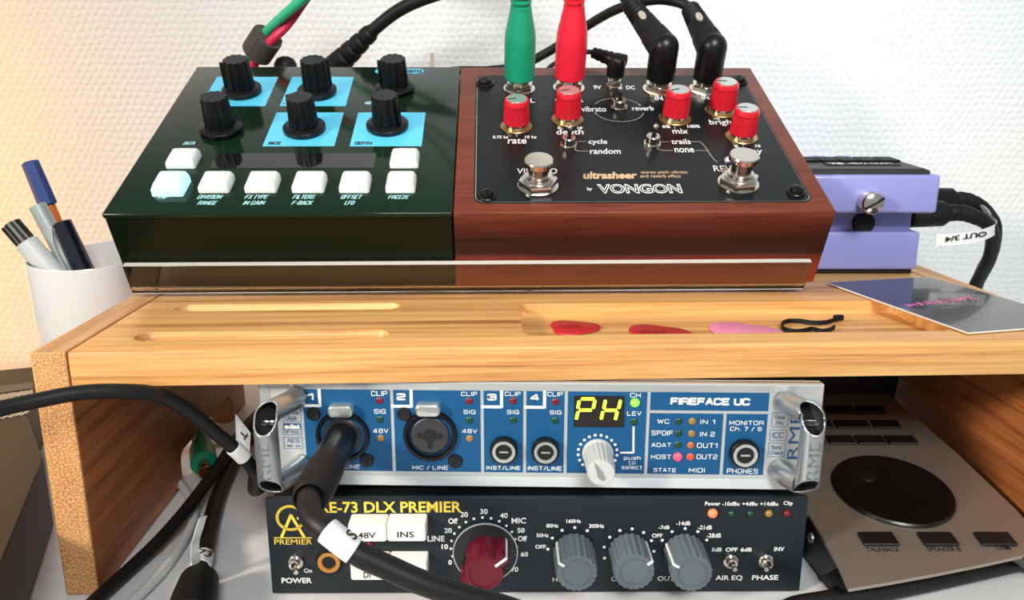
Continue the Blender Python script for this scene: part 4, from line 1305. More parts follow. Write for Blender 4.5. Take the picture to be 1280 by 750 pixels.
# silver-side badges
bd = MB()
za = -.0007
def pbox(mb, u0, v0, u1, v1, w=.0002):
    a = FF.pl(u0, v1, za); b = FF.pl(u1, v0, za)
    mb.line([(a.x, a.y), (b.x, a.y), (b.x, b.y), (a.x, b.y), (a.x, a.y)], w, za)
for bx_, ls in (((353.8, 510.4, 375.3, 526.7), (('Steady', 355, 512.5, 374, 518.8), ('Clock', 357, 520, 371, 525))),
                ((354.2, 536.5, 376.4, 543.4), (('OPTICAL', 356, 538, 374.5, 541.8),)), ((355.4, 546.6, 377.6, 560.7), (('AES', 359, 548, 374, 553.6), ('192 | 24', 358.5, 555.8, 375.5, 559.4))),
                ((964, 516.5, 985.8, 533.5), (('Total', 968, 519.5, 981, 524), ('Mix', 970, 526.5, 979.5, 531))), ((962, 537.8, 983.7, 550.4), (('ICC', 965.5, 540.5, 980, 547.5),)),
                ((959.8, 554, 982, 571), (('Sync', 964, 557, 977.5, 562.5), ('Check', 961.8, 563.7, 979.5, 568.5)))):
    bd = MB()
    pbox(bd, *bx_)
    for s, a, b, c, d in ls:
        ptext(bd, FF, s, a, b, c, d, za, w=.15)
    bd.build('badge', 'bluetext', ff, 0)
bd = MB()
ptext(bd, FF, 'RME', 986, 516, 999.5, 574, za, rot=pi / 2)
bd.build('side_lettering', 'bluetext', ff, 0)
bd = MB()
a = FF.pl(354.2, 536.5, za); b = FF.pl(376.2, 529.2, za)
bd.flat([(a.x, a.y), (b.x, a.y), (b.x, b.y), (a.x, b.y)], za)
bd.build('badge', 'bluetext', ff, 0)
wt = MB(); ptext(wt, FF, 'adat', 355.5, 530, 375, 536, za + .00008, bold=.04)
wt.build('badge_lettering', 'white', ff, 0)

def lamp_dot(fr, u, v, m, rpx, z0, parent, bez=True, dome=1.0):
    p = fr.pl(u, v, z0); s = fr.s(u, v, z0)
    R = rpx * s
    MB().lathe([(R, -.0002), (R, .0002), (R * .86, .0002 + R * .35 * dome), (R * .5, .0002 + R * .62 * dome), (R * .1, .0002 + R * .7 * dome)], 18, T(p.x, p.y, z0)).build('indicator_lamp', m, parent)
for u, v, m in ((474.4, 500.6, 'led_red'), (475, 524, 'led_green'), (476, 547.8, 'led_amber'), (586.5, 501.2, 'led_red'), (587, 525, 'led_green'), (587.2, 548, 'led_amber'),
                (641.3, 501, 'led_red'), (641.3, 525, 'led_green'), (694.3, 502, 'led_red'), (693.8, 525.5, 'led_green'), (792.8, 527, 'led_green'),
                (848.4, 526.6, 'led_green'), (848, 541.6, 'led_green'), (847, 556, 'led_green'), (865.4, 526.6, 'led_amber'), (864.6, 542, 'led_amber'), (863.5, 556.5, 'led_orange'), (862.9, 570.9, 'led_orange_b')):
    lamp_dot(FF, u, v, m, 4.6, ZB, ff, dome=.4)
lamp_dot(FF, 793.7, 503.3, 'led_green_on', 5.8, ZB, ff)
lamp_dot(FF, 846.9, 570.9, 'led_red_on', 5.6, ZB, ff)

def bolt(fr, u, v, rpx, z0, parent, m='screwblack'):
    p = fr.pl(u, v, z0); s = fr.s(u, v, z0); R = rpx * s
    b = MB().lathe([(R, 0), (R, .0003), (R * .85, .0009), (R * .4, .0012)], 24, T(p.x, p.y, z0)).build('panel_screw', m, parent)
    mb = MB()
    for a in (.4, .4 + pi / 2): mb.box(-R * .42, R * .42, -R * .11, R * .11, .0009, .0013, 0, 1, T(p.x, p.y, z0) @ RZ(a))
    mb.build('screw_cross', 'dark', b, 0)
def combo(u, v, plugged):
    p = FF.pl(u, v, ZB); s = FF.s(u, v, ZB); mx = T(p.x, p.y, ZB)
    R = 34 * s
    c = MB().lathe([(R, 0), (R, .0006), (R * .97, .0014), (R * .86, .0016), (R * .82, .0004), (R * .82, -.0001), (R * .70, -.0001)], 44, mx).build('combo_socket', 'blackknob', ff, 30)
    MB().lathe([(R * .70, -.0002), (R * .70, .0006), (R * .66, .0009), (R * .1, .0009)], 44, mx).build('socket_face', 'socket', c, 30)
    # contact slots
    if not plugged:
        h = MB()
        h.flat(circle(R * .27, 24), .00095, mx)
        for ax, ay, r in ((-.36, 0, .13), (.36, -.02, .12), (0, -.42, .11)):
            h.flat(circle(R * r, 14, R * ax, R * ay), .00098, mx)
        h.box(-R * .36, R * .1, -R * .05, R * .05, .0008, .00097, 0, 1, mx)
        h.flat([(-.14 * R, -.15 * R), (.14 * R, -.15 * R), (.05 * R, -.45 * R), (-.05 * R, -.45 * R)], .00096, mx)
        h.build('socket_opening', 'dark', c, 0)
    a = FF.pl(u - 3, v - 30.8, ZB + .003)
    l = MB(); l.prism(rrect(a.x - 15.5 * s, a.y - 8 * s, a.x + 15.5 * s, a.y + 8 * s, 6.5 * s), ZB, ZB + .0042, bev=.0009)
    l.build('release_latch', 'capsilver', c, 40)
combo(428.5, 545, True)
combo(537.8, 543.8, False)
for u, v in ((505.3, 517.5), (569, 576), (392, 517), (458.5, 575)):
    bolt(FF, u, v, 9.2, ZB, ff)
def jack(fr, u, v, rpx, z0, parent, rim='capsilver', outer='blackknob', zt=.0034):
    p = fr.pl(u, v, z0 + zt); s = fr.s(u, v, z0); R = rpx * s; mx = T(p.x, p.y, z0)
    j = MB().lathe([(R * 1.14, 0), (R * 1.14, zt - .0008), (R * 1.06, zt - .0003), (R * .98, zt - .0002)], 34, mx).build('jack_socket', outer, parent, 30)
    ri_ = .60 if rim == 'gold' else .70
    MB().lathe([(R * .95, zt - .0004), (R * .93, zt + .0002), (R * ri_, zt + .0002), (R * (ri_ - .04), zt - .0001)], 34, mx, cap=False).build('socket_rim', rim, j, 30)
    d = MB(); d.flat(circle(R * (ri_ - .02), 26), zt - .0001, mx); d.build('socket_bore', 'dark', j, 0)
    if rim != 'gold':
        MB().box(-R * .36, R * .36, -R * .07, R * .07, zt - .0001, zt + .0001, .00003, 1, mx).build('contact_spring', rim, j, 0)
jack(FF, 629.7, 565.4, 15.2, ZB, ff); jack(FF, 682, 566, 15.2, ZB, ff); jack(FF, 932, 569.6, 16, ZB, ff)

# display
a = FF.pl(717, 533.5, ZB); b = FF.pl(781, 495, ZB)
dsp = MB().box(a.x, b.x, a.y, b.y, -.001, ZB + .0003, .0001, 1).build('display', mat('display window', (24, 20, 18), .2), ff, 0)
sg = MB()
zz = ZB + .0005
def seg(pa_, pb_):
    A_ = FF.pl(*pa_, zz); B_ = FF.pl(*pb_, zz); d = (B_ - A_).normalized(); n_ = Vector((-d.y, d.x, 0)) * .00068
    A2 = A_ + d * .0004; B2 = B_ - d * .0004
    sg.flat([A_, A2 + n_, B2 + n_, B_, B2 - n_, A2 - n_], zz)
def dg(u, v): return (700 + u / 5.356, 480 + v / 5.356)
for pa_, pb_ in (((138, 100), (235, 100)), ((130, 108), (118, 168)), ((235, 104), (222, 168)), ((126, 175), (216, 175)), ((122, 180), (108, 240)),
                 ((305, 104), (292, 170)), ((406, 104), (392, 168)), ((296, 176), (386, 176)), ((288, 180), (275, 240)), ((384, 180), (370, 243))):
    seg(dg(*pa_), dg(*pb_))
sg.build('lit_segments', 'seg', dsp, 0)
# encoder
c = FF.pl(747, 566, ZB); s = FF.s(747, 566)
dm = MB()
for k in range(16):
    a = radians(-42 + k * 264 / 15)
    dm.flat(circle(1.9 * s, 10, c.x + 24.4 * s * cos(a), c.y + 24.0 * s * sin(a)), zl)
dm.build('scale_dots', 'white', ff, 0)
hh = FF.h(c.x, c.y, ZB, 592)
k = MB()
r1, r2 = 19.5 * s, 16.2 * s
rings = [[(x, y, z) for x, y in circle(r, 64)] for z, r in ((.0003, r1), (.0016, r1), (.0022, r1 * .93))]
k.loft(rings, T(c.x, c.y, ZB))
kn = k.build('knob', 'encoder', ff)
k = MB()
k.loft([[(x * q_, y * q_, z) for x, y in star(r1 * .95, 20, r1 * .09, 4)] for z, q_ in ((.002, 1.0), (hh * .8, .93))] + [[(x, y, z) for x, y in circle(r_, 80)] for z, r_ in ((hh - .0006, r2), (hh, r2 * .94))], T(c.x, c.y, ZB))
k.build('fluted_grip', 'encoder', kn, 35)
mb = MB()
mb.flat([(-.0030, .0050), (.0004, .0008), (.0016, -.0022), (.0006, -.0030), (-.0012, -.0018)], ZB + hh + .0002, T(c.x, c.y, 0))
mb.build('pointer', 'alu_d', kn, 0)

# handles
for sx, (uu, vv), (ub, vb_) in ((-1, (350, 492), (360, 578)), (1, (1000, 494), (986, 583))):
    xh = .0088 if sx < 0 else FWD - .0088
    yt = FH - .0072; yb = .0085
    PR = FF.h(xh, yt, ZB, 521)
    R = .0045
    path = [Vector((xh + (-sx) * .006, yt, -.001)), Vector((xh + (-sx) * .004, yt, PR * .35)), Vector((xh, yt, PR * .8)), Vector((xh, yt - .0010, PR * .96)), Vector((xh, yt - .005, PR)),
            Vector((xh, (yt + yb) / 2, PR)), Vector((xh, yb + .004, PR)), Vector((xh, yb + .001, PR * .96)), Vector((xh, yb, PR * .78)), Vector((xh + (-sx) * .004, yb, PR * .35)), Vector((xh + (-sx) * .006, yb, -.001))]
    hm = MB().tube(spline(path, 6), R, 24, cap=False)
    for yy, dy in ((yt, 1), (yb, -1)):
        nrm = Vector((0, dy, 1)).normalized()
        bmesh.ops.bisect_plane(hm.bm, geom=list(hm.bm.verts) + list(hm.bm.edges) + list(hm.bm.faces), dist=1e-7,
                               plane_co=Vector((xh, yy - dy * .0012, PR - .0012)) + nrm * .0010, plane_no=nrm, clear_outer=True)
    h = hm.build('handle', 'alu_d', ff, 60)
    sm_ = h.modifiers.new('wall', 'SOLIDIFY'); sm_.thickness = .0007; sm_.offset = -1; h.data.materials.append(M['socket']); sm_.material_offset = 1  # inner wall coloured dark to stand for shade inside the tube
    t = MB(); t.text('RME', xh - .0022, yb + .006, xh + .0022, yt - .0085, PR + R * 1.0, bold=-.01, rot=pi / 2)
    t.build('engraved_letters', 'greyknob', h, 0)

# feet
for x in (.02, .2):
    for z in (-.02, -.14):
        MB().lathe([(.006, 0), (.006, .0015)], 20, T(x, 0, z) @ RX(pi / 2)).build('foot', 'rubber', ff)

# ------------------------------------------------------------ preamp
GAa = 0.0076
GF = Frame((-0.09864, 0.29147, 0.0012), (cos(GAa), sin(GAa), 0), (0, 0, 1))
ga = empty('microphone_preamp', GF, 'dark slate preamplifier standing on the desk below the audio interface', 'preamplifier')
GWD, GH = .2176, .0425
MB().box(.0015, GWD - .0015, .0008, GH - .0012, -.16, -.003, .0006, 1).build('casing', 'body', ga)
MB().box(0, GWD, 0, GH, -.003, 0, .0004, 2).build('front_panel', 'slate', ga)
zg = .00008
yl_ = MB()
ptext(yl_, GF, 'PRE-73 DLX PREMIER', 389, 627, 577, 641, zg, bold=.022)
ptext(yl_, GF, 'PREMIER', 343, 674.2, 390, 680.6, zg, bold=.0)
c = GF.pl(363, 647.5, zg); s = GF.s(363, 650)
yl_.line([(c.x + 16.5 * s * cos(radians(a)), c.y + 16 * s * sin(radians(a))) for a in range(58, 333, 8)], 3.6 * s, zg)
pline(yl_, GF, [(379.5, 655), (381, 647.8), (372, 647.8)], 3.2, zg)
pline(yl_, GF, [(352, 671), (363.6, 644)], 3.6, zg); pline(yl_, GF, [(363.6, 644), (380, 671)], 3.6, zg)
pline(yl_, GF, [(342.5, 672.3), (389.5, 672.3)], 1.2, zg)
yl_.build('yellow_lettering', 'yellow', ga, 0)
wt = MB()
for s_, a, b, c_, d in (('Off', 560.5, 647.9, 572.2, 654.8), ('20', 575.6, 639.9, 584.9, 646.4), ('30', 600.2, 636.1, 609.6, 642.6), ('40', 625, 641.2, 634.7, 647.7), ('MIC', 639.4, 647.3, 657.5, 654.4),
        ('50', 646.9, 659.8, 655.8, 666), ('Off', 647.4, 670, 658.6, 676.6), ('60', 651, 689.9, 660, 695.8), ('70', 638.8, 708.5, 647.8, 714.9), ('20', 555.4, 660, 564.8, 666.3), ('LINE', 534.4, 669.7, 555.8, 676.8),
        ('10', 552, 680.3, 560, 686.5), ('0', 560.5, 700, 564.8, 706), ('80Hz', 683, 654.7, 698, 659.5), ('160Hz', 708, 649, 726.3, 653.8), ('300Hz', 736.3, 655, 755.2, 659.9), ('50Hz', 670.5, 666.8, 685.9, 671.6),
        ('OFF', 669, 681, 682.4, 685.9), ('H', 690.7, 721.7, 696.8, 727), ('C', 763.9, 720.9, 769.6, 726.6), ('OUTPUT', 822, 720, 861, 726.2), ('OFF', 815, 667, 828, 672), ('-7dB', 823.3, 657, 837, 661.6),
        ('-14dB', 845.3, 651.6, 863, 656.7), ('-21dB', 872.6, 656.7, 890, 661.9), ('-28dB', 883.6, 666.6, 901.3, 672.2), ('Power', 881.3, 627, 900.5, 632), ('-10dBu', 902.8, 627.3, 924.3, 632.2), ('+4dBu', 927.6, 627.3, 946.7, 632.2),
        ('+14dBu', 950, 627.3, 972.8, 632.2), ('Clip', 979.3, 626.5, 991, 632.7), ('3dB', 889.4, 684.5, 902.4, 689.5), ('OFF', 907, 684.5, 922, 689.5), ('6dB', 926, 684.5, 939.8, 689.5), ('INV', 967.8, 683.7, 980.3, 689),
        ('AIR EQ', 894.4, 719.2, 928, 726.2), ('PHASE', 940, 718.8, 972.8, 725), ('POWER', 352, 722.3, 389.6, 729), ('On', 380, 710.5, 390, 716)):
    ptext(wt, GF, s_, a, b, c_, d, zg, bold=.02)
def dots(fr, mb, u, v, r, a0, a1, n, z, rd=2.0):
    c = fr.pl(u, v, z); s = fr.s(u, v)
    for k in range(n):
        a = radians(a0 + (a1 - a0) * k / (n - 1))
        mb.flat(circle(rd * s, 10, c.x + r * s * cos(a), c.y + r * s * sin(a)), z)
dots(GF, wt, 604.6, 684, 41, -45, 213, 18, zg, 1.7)
dots(GF, wt, 717.2, 688.8, 32.5, 30 + 30, 175, 5, zg)
dots(GF, wt, 786, 689.3, 31.5, 0, 197, 8, zg)
dots(GF, wt, 854.8, 689.5, 32, 30, 150, 5, zg)
wt.build('white_lettering', 'white', ga, 0)

# key caps
def key(u0, v0, u1, v1, txt, tb, zk=.0078):
    a = GF.pl(u0, v1, zk); b = GF.pl(u1, v0, zk)
    mb = MB()
    r0 = [(a.x, a.y), (b.x, a.y), (b.x, b.y + .0008), (a.x, b.y + .0008)]
    i = .0004
    r0 = rrect(a.x, a.y, b.x, b.y + .0008, .0008, 3)
    r1 = rrect(a.x, a.y, b.x, b.y + .0002, .0008, 3)
    r2 = rrect(a.x + i, a.y + i, b.x - i, b.y, .0008, 3)
    mb.loft([[(x, y, -.001) for x, y in r0], [(x, y, zk - .0008) for x, y in r1], [(x, y, zk) for x, y in r2]])
    kk = mb.build('key_cap', 'ivory', ga, 25)
    if txt:
        t = MB(); ptext(t, GF, txt, *tb, zk + .00008, bold=.02); t.build('lettering', 'label_ink', kk, 0)
key(435.5, 657, 482.5, 678, '48V', (447.4, 665.6, 469.6, 673))
key(484, 656.5, 532, 677.6, 'INS', (496.4, 664.4, 517.6, 672))
key(438.5, 704.5, 484.5, 726, 'DI', (454.4, 715, 463, 722.4))
key(486, 704.3, 533.5, 725.5, 'LOW Z', (496, 712.5, 529, 720.2))
lamp_dot(GF, 462.4, 681, 'led_red', 4.5, 0, ga)
# power toggle and the two right toggles
def bat_toggle(u, v, ub, vb, s):
    p = GF.pl(u, v, .001); mx = T(p.x, p.y, 0)
    mb = MB()
    mb.lathe([(9.5 * s, 0), (9.5 * s, .0008), (8.5 * s, .0011)], 28, mx)
    mb.lathe([(7.2 * s, .001), (7.2 * s, .0028), (6 * s, .0032), (4 * s, .003), (3.6 * s, .0018)], 24, mx)
    t = mb.build('toggle_switch', 'chrome', ga, 30)
    d = MB(); d.flat(circle(4 * s, 20), .00305, mx); d.build('toggle_bore', 'dark', t, 0)
    q = GF.pl(ub, vb, .0095)
    A_ = Vector((p.x, p.y, .002)); B_ = Vector((q.x, q.y, .0095))
    n = 8
    MB().tube([A_.lerp(B_, k / n) for k in range(n + 1)], .001, 14, rad=[2.0 * s + 2.2 * s * (k / n) ** 1.5 for k in range(n)] + [2.6 * s]).build('lever', 'chrome', t, 60)
s = GF.s(640, 690)
bat_toggle(369, 704, 370.2, 716, s); bat_toggle(914, 702.4, 919, 712, s); bat_toggle(958.4, 702.4, 958, 712, s)
jack(GF, 411, 703.4, 15, 0, ga, rim='gold', zt=.0012)
for u, m in ((914.4, 'led_green'), (938, 'led_green'), (961, 'led_amber'), (984, 'led_red')):
    lamp_dot(GF, u, 641.8, m, 5, 0, ga)
lamp_dot(GF, 890.7, 641.5, 'led_pow_on', 6, 0, ga)

# burgundy knob
c = GF.pl(606.8, 689, .001); s = GF.s(605, 689); mx = T(c.x, c.y, 0)
hh = GF.h(c.x, c.y, 0, 717.5)
R = 25.2 * (s * .93)
k = MB(); k.lathe([(R * 1.02, .0012), (R, hh - .0012), (R * .95, hh - .0002), (R * .78, hh), (R * .77, hh - .0004), (R * .1, hh - .0004)], 56, mx)
kn = k.build('knob', 'burgundy', ga, 30)
MB().lathe([(40 * s, .0010), (40.3 * s, .0018), (39.5 * s, .0024), (R, .0028)], 60, mx).build('knob_skirt', 'skirt', kn, 30)
MB().ring(39.4 * s, 40.4 * s, .0018, .0026, 60, mx).build('skirt_rim', 'alu', kn, 30)
for nm, an, l0 in (('pointer_wing', 38, 1.42), ('pointer_wing', 218, 1.42)):
    w = MB(); rm = mx @ RZ(radians(an))
    w.box(R * .3 if False else R * .72, R * l0, -R * .30, R * .30, .0028, hh - .0001, .0006, 2, rm)
    w.build(nm, 'burgundy', kn)
lm = MB(); rm = mx @ RZ(radians(38))
lm.box(R * .70, R * 1.40, -.0005, .0005, hh - .0001, hh + .00015, 0, 1, rm)
lm.box(R * 1.40, R * 1.435, -.0005, .0005, .003, hh, 0, 1, rm)
lm.build('pointer', 'white', kn, 0)

def grey_knob(u, v, vt, ang):
    c = GF.pl(u, v, .001); s = GF.s(u, v); mx = T(c.x, c.y, 0)
    hh = GF.h(c.x, c.y, 0, vt)
    R = 25.4 * s
    k = MB()
    sec_ = star(R, 20, R * .07, 4)
    k.loft([[(x * q_, y * q_, z) for x, y in sec_] for z, q_ in ((.0008, 1.03), (hh - .0005, .98), (hh, .95))], mx)
    kn = k.build('knob', 'greyknob', ga, 35)
    MB().ring(R * .66, R * .71, hh - .0004, hh + .0003, 48, mx).build('knob_disc', 'greyknob', kn, 30)
    l = MB(); rm = mx @ RZ(radians(ang))
    l.box(R * .70, R * .985, -.0005, .0005, hh - .0001, hh + .00025, 0, 1, rm)
    l.box(R * .97, R * 1.03, -.0005, .0005, .001, hh, 0, 1, rm)
    l.build('pointer', 'white', kn, 0)
grey_knob(717.2, 690, 716.5, 148)
grey_knob(786, 690, 715, 33)
grey_knob(854.8, 690.5, 716.8, 152)
for x in (.02, .19):
    for z in (-.02, -.14):
        MB().lathe([(.006, 0), (.006, .0011)], 20, T(x, 0, z) @ RX(pi / 2)).build('foot', 'rubber', ga)

# ------------------------------------------------------------ xlr cable in channel 1, looping round in front
pb = FF.m @ (FF.pl(428.5, 545, ZB) + Vector((0, 0, .0005)))
ax = FF.n
pe = at_y(387, 624, .238)
ax = (pe - pb).normalized()
XL = aim(pb, pe)
xe = empty('microphone_cable', XL, 'black cable plugged in the first channel, curling down past the preamp', 'cable')
Lx = (pe - pb).length
inv = XL.inverted()
MB().lathe([(.0060, 0), (.0060, .006), (.0064, .0075), (.0064, .0335), (.0062, .035)], 32).build('plug_body', 'blackknob', xe, 30)
MB().lathe([(.0064, .034), (.0066, .0355), (.0066, .041), (.0067, .043), (.0065, Lx - .006), (.0060, Lx - .001), (.0052, Lx), (.0049, Lx - .003), (.0042, Lx - .003)], 32, ID).build('strain_relief', 'rubber', xe, 30)
mb = MB(); mb.box(-.0022, .0022, -.0001, .0001, .010, .030, 0, 1, T(0, 0, 0))
cp = [at_y(390, 614, .244), at_y(386, 628, .235), at_y(390, 646, .228), at_y(409, 663, .223), at_y(446, 691, .221), at_y(482, 708, .221), at_y(530, 729, .221), at_y(590, 748, .223), at_y(650, 766, .226),
      Vector((.05, .235, .012)), Vector((.085, .245, .0042)), Vector((.105, .262, .0040)), at_z(985, 762, .0040), at_z(1034, 750.5, .0040), at_z(1110, 738, .0040), at_z(1200, 719, .0040), at_z(1290, 698, .0040), at_z(1380, 672, .004)]
P = [inv @ q for q in spline(cp, 10)]
MB().tube(P, .0039, 16).build('cord', 'cable', xe)
lp = spline([at_y(408, 669, .222), at_y(436, 692, .220)], 8)
lpp = [inv @ q for q in spline(cp, 10)][30:40]
MB().tube(lpp, .0042, 18).build('paper_sleeve', 'label', xe)
mid = spline(cp, 10)[36]
t = MB()
dd = (spline(cp, 10)[38] - spline(cp, 10)[34]).normalized()
nv = (CAM - mid); nv = (nv - dd * nv.dot(dd)).normalized(); tv = dd.cross(nv)
# the pen mark lies on the upper side of the sleeve
nv2 = (nv * .55 - tv * (-.83 if tv.z < 0 else .83) * -1); nv2.normalize()
if nv2.z < 0: nv2 = (nv * .55 + tv * .83).normalized()
tv2 = nv2.cross(dd)
m4 = Matrix(((dd.x, tv2.x, nv2.x, 0), (dd.y, tv2.y, nv2.y, 0), (dd.z, tv2.z, nv2.z, 0), (0, 0, 0, 1))); m4.translation = mid + nv2 * .0042
t.text('S', -.002, -.0016, .002, .0016, 0, bold=.03, mx=inv @ m4, rot=pi / 2)
t.build('pen_mark', 'label_ink', xe, 0)

# ------------------------------------------------------------ cables at the left
def path_cable(name, label, pts, r, m='cable', n=10):
    e, o = cable(name, label, pts, r, m, n=n)
    return e, o, spline(pts, n)
pts = [at_y(-60, 528, .250), at_y(0, 511, .262), at_y(50, 500, .270), at_y(100, 491, .277), at_y(150, 489, .284), at_y(195, 493, .292), at_y(235, 513, .300), at_y(268, 540, .306), at_y(300, 567, .312), at_y(318, 590, .320), at_y(322, 612, .34), Vector((-.118, .40, .012)), Vector((-.105, .50, .006))]
e, o, sp_ = path_cable('instrument_cable', 'black cable crossing in front of the bamboo side panel at the left', pts, .0029)
MB().tube([q - o for q in sp_[77:83]], .0034, 16).build('paper_sleeve', 'label', e)
a = at_y(296, 552, .312) - o
fl = MB()
g0 = [at_y(*q) - o for q in ((294, 517, .325), (313, 541, .325), (312, 570, .318), (295, 552, .318))]
fl.loft([[g0[0], g0[1], g0[2], g0[3]], [v_ + Vector((0, .0002, 0)) for v_ in g0]])
fg = fl.build('paper_flag', 'label', e, 0)
t = MB()
xx = (g0[1] - g0[0]).normalized(); yy_ = Vector((0, 0, 1)); yy_ = (yy_ - xx * yy_.dot(xx)).normalized(); zz_ = xx.cross(yy_)
m4 = Matrix(((xx.x, yy_.x, zz_.x, 0), (xx.y, yy_.y, zz_.y, 0), (xx.z, yy_.z, zz_.z, 0), (0, 0, 0, 1))); m4.translation = (g0[0] + g0[1] + g0[2] + g0[3]) / 4 - Vector((0, .0008, 0))
t.text('72', -.002, -.003, .002, .003, 0, bold=.02, mx=m4, rot=-1.0)
t.build('pen_mark', 'label_ink', fg, 0)

pts = [at_z(60, 812, .0035), at_z(118, 752, .0035), at_z(165, 709, .0035), at_z(200, 675, .006), at_z(237, 632, .010), at_z(275, 580, .012), at_z(297, 547, .012), at_z(323, 517, .009), at_z(350, 500, .005)]
path_cable('instrument_cable', 'black cable running along the desk past the bamboo panel to the back', pts, .0030)
pts = [at_z(120, 795, .0028), at_z(168, 750, .0028), at_z(207, 709, .0028), at_z(236, 664, .0028), at_z(243, 636, .0028), at_z(230, 611, .0028), at_z(214, 598, .0028), at_z(170, 590, .0028)]
path_cable('braided_cable', 'thin white braided cable curving on the desk beside the bamboo panel', pts, .0022, 'braid')
# labelled cable with the big plug
pts = [at_z(249, 716, .0065), at_z(256, 690, .0055), at_z(263, 655, .0045), at_z(276, 610, .0045), at_z(296, 570, .0045), at_z(318, 542, .0045), at_z(345, 520, .0045)]
e, o, sp_ = path_cable('instrument_cable', 'black cable with a hand numbered paper flag behind its plug', pts, .0039)
a = at_z(250, 722, .0075) - o; b = at_z(236, 775, .009) - o
MB().tube([a + (a - b) * .02, a, a.lerp(b, .1), a.lerp(b, .5), b], .006, 22, rad=[.0045, .0058, .0078, .0086, .0088]).build('plug_body', 'rubber', e, 50)
MB().tube([q - o for q in sp_[2:9]], .0043, 18).build('paper_sleeve', 'label', e)
fl = [at_z(246, 705, .010), at_z(244, 694, .015), at_z(244, 680, .020), at_z(247, 668, .025), at_z(251, 655, .029), at_z(254, 646, .032)]
fg = MB().ribbon([q - o for q in spline(fl, 4)], .0045, .0002, up=(.45, 1, .0)).build('paper_flag', 'label', e, 60)
t = MB()
c = sp_[5]; dd = (sp_[8] - sp_[2]).normalized(); nv = (CAM - c); nv = (nv - dd * nv.dot(dd)).normalized(); tv = nv.cross(dd) * -1
xx = dd.cross(nv).normalized()
m4 = Matrix(((xx.x, dd.x, nv.x, 0), (xx.y, dd.y, nv.y, 0), (xx.z, dd.z, nv.z, 0), (0, 0, 0, 1))); m4.translation = c + nv * .0046 - o
t.text('73', -.0030, -.0026, .0030, .0030, 0, bold=.02, mx=m4 @ RZ(-.15))
t.build('pen_mark', 'label_ink', fg, 0)
# green plug lying below the shelf
tip = at_z(257, 598, .012); bk_ = at_z(250, 535, .014)
mx = aim(tip, bk_)
e = empty('patch_cable', mx, 'green patch cable lying under the shelf, its bare jack pointing forward', 'cable')
MB().lathe([(.0008, 0), (.0020, .002), (.0031, .0045), (.0022, .0062), (.0031, .0072), (.0031, .0165)], 22).build('jack_tip', 'bronze', e, 40)
MB().lathe([(.0032, .0092), (.0034, .0097), (.0032, .0102)], 22).build('insulator_ring', 'dark', e, 40)
MB().lathe([(.0060, .0165), (.0068, .0175), (.0068, .034), (.0050, .044), (.0048, .062)], 28).build('plug_body', 'gplug', e, 30)
inv2 = mx.inverted()
P = [inv2 @ q for q in spline([mx @ Vector((0, 0, .06)), mx @ Vector((0, 0, .07)), at_z(262, 510, .01), at_z(285, 492, .006), at_z(300, 480, .004)], 8)]
MB().tube(P, .0026, 12).build('cord', 'gcable', e)
pts = [at_z(200, 562, .004), at_z(226, 552, .010), at_z(240, 536, .012), at_z(254, 516, .008)]
path_cable('patch_cable', 'red cable end behind the green jack plug under the shelf', pts, .0034, 'rcable')

# ------------------------------------------------------------ dark device at the left edge
def zpt(u, v, z): 
    p = at_z(u, v, z); return (p.x, p.y)
zt = .036
outl = [zpt(0, 705, zt), zpt(54, 572, zt), (-.262, .405), (-.292, .4745), (-.30, .4790), (-.46, .420), (-.42, .18), (-.17, .20)]
ab = zpt(0, 705, zt); outl[-1] = (ab[0] + .03, ab[1] - .075); outl[-2] = (ab[0] - .22, ab[1] - .17)
lwd = empty('desktop_speaker_unit', (outl[0][0], outl[0][1], 0), 'low dark taupe device with a perforated metal grille left of the shelf', 'speaker')
ox, oy_ = outl[0]
lo = [(x - ox, y - oy_) for x, y in outl]
bl = [zpt(14.5, 750, 0), zpt(66, 647, 0)]
lo_b = list(lo)
MB().loft([[(x, y, .0015) for x, y in lo_b], [(x, y, zt - .0012) for x, y in lo]]).build('casing', 'slabside', lwd, 20)
cx = sum(p[0] for p in lo) / len(lo); cy = sum(p[1] for p in lo) / len(lo)
MB().loft([[(x, y, zt - .0012) for x, y in lo], [(cx + (x - cx) * .995, cy + (y - cy) * .995, zt) for x, y in lo]]).build('top_panel', 'slabtop', lwd, 20)
g = [zpt(-60, 503, zt), zpt(41, 488, zt), zpt(42, 505, zt), zpt(34, 518, zt), zpt(-60, 535, zt)]
MB().prism([(x - ox, y - oy_) for x, y in g], zt - .0002, zt + .0004).build('speaker_grille', 'holes', lwd, 0)
g = [zpt(-60, 490, zt), zpt(41, 478, zt), zpt(41, 486, zt), zpt(-60, 500, zt)]
MB().prism([(x - ox, y - oy_) for x, y in g], zt - .0002, zt + .0003).build('trim_strip', 'slabblue', lwd, 0)

# ------------------------------------------------------------ pen cup and pens
cc = Vector((-.236, .440, 0))
cup = empty('pen_cup', cc, 'white porcelain pen cup behind the left end of the shelf', 'cup')
n = 48; rings = []
def rimz(t): return .1150 + .0028 * cos(t * 1.0 - 1.2) + .0010 * sin(2 * t)
def cring(r, f):
    return [(r * cos(2 * pi * k / n), r * sin(2 * pi * k / n), f(2 * pi * k / n)) for k in range(n)]
for r, f in ((.0255, lambda t: .0005), (.0270, lambda t: .003), (.0292, lambda t: .05), (.0318, lambda t: rimz(t) - .001), (.0314, lambda t: rimz(t)), (.0300, lambda t: rimz(t) - .0004), (.0270, lambda t: .05), (.0245, lambda t: .006), (.001, lambda t: .005)):
    rings.append(cring(r, f))
MB().loft(rings).build('cup_wall', 'cup', cup, 50)

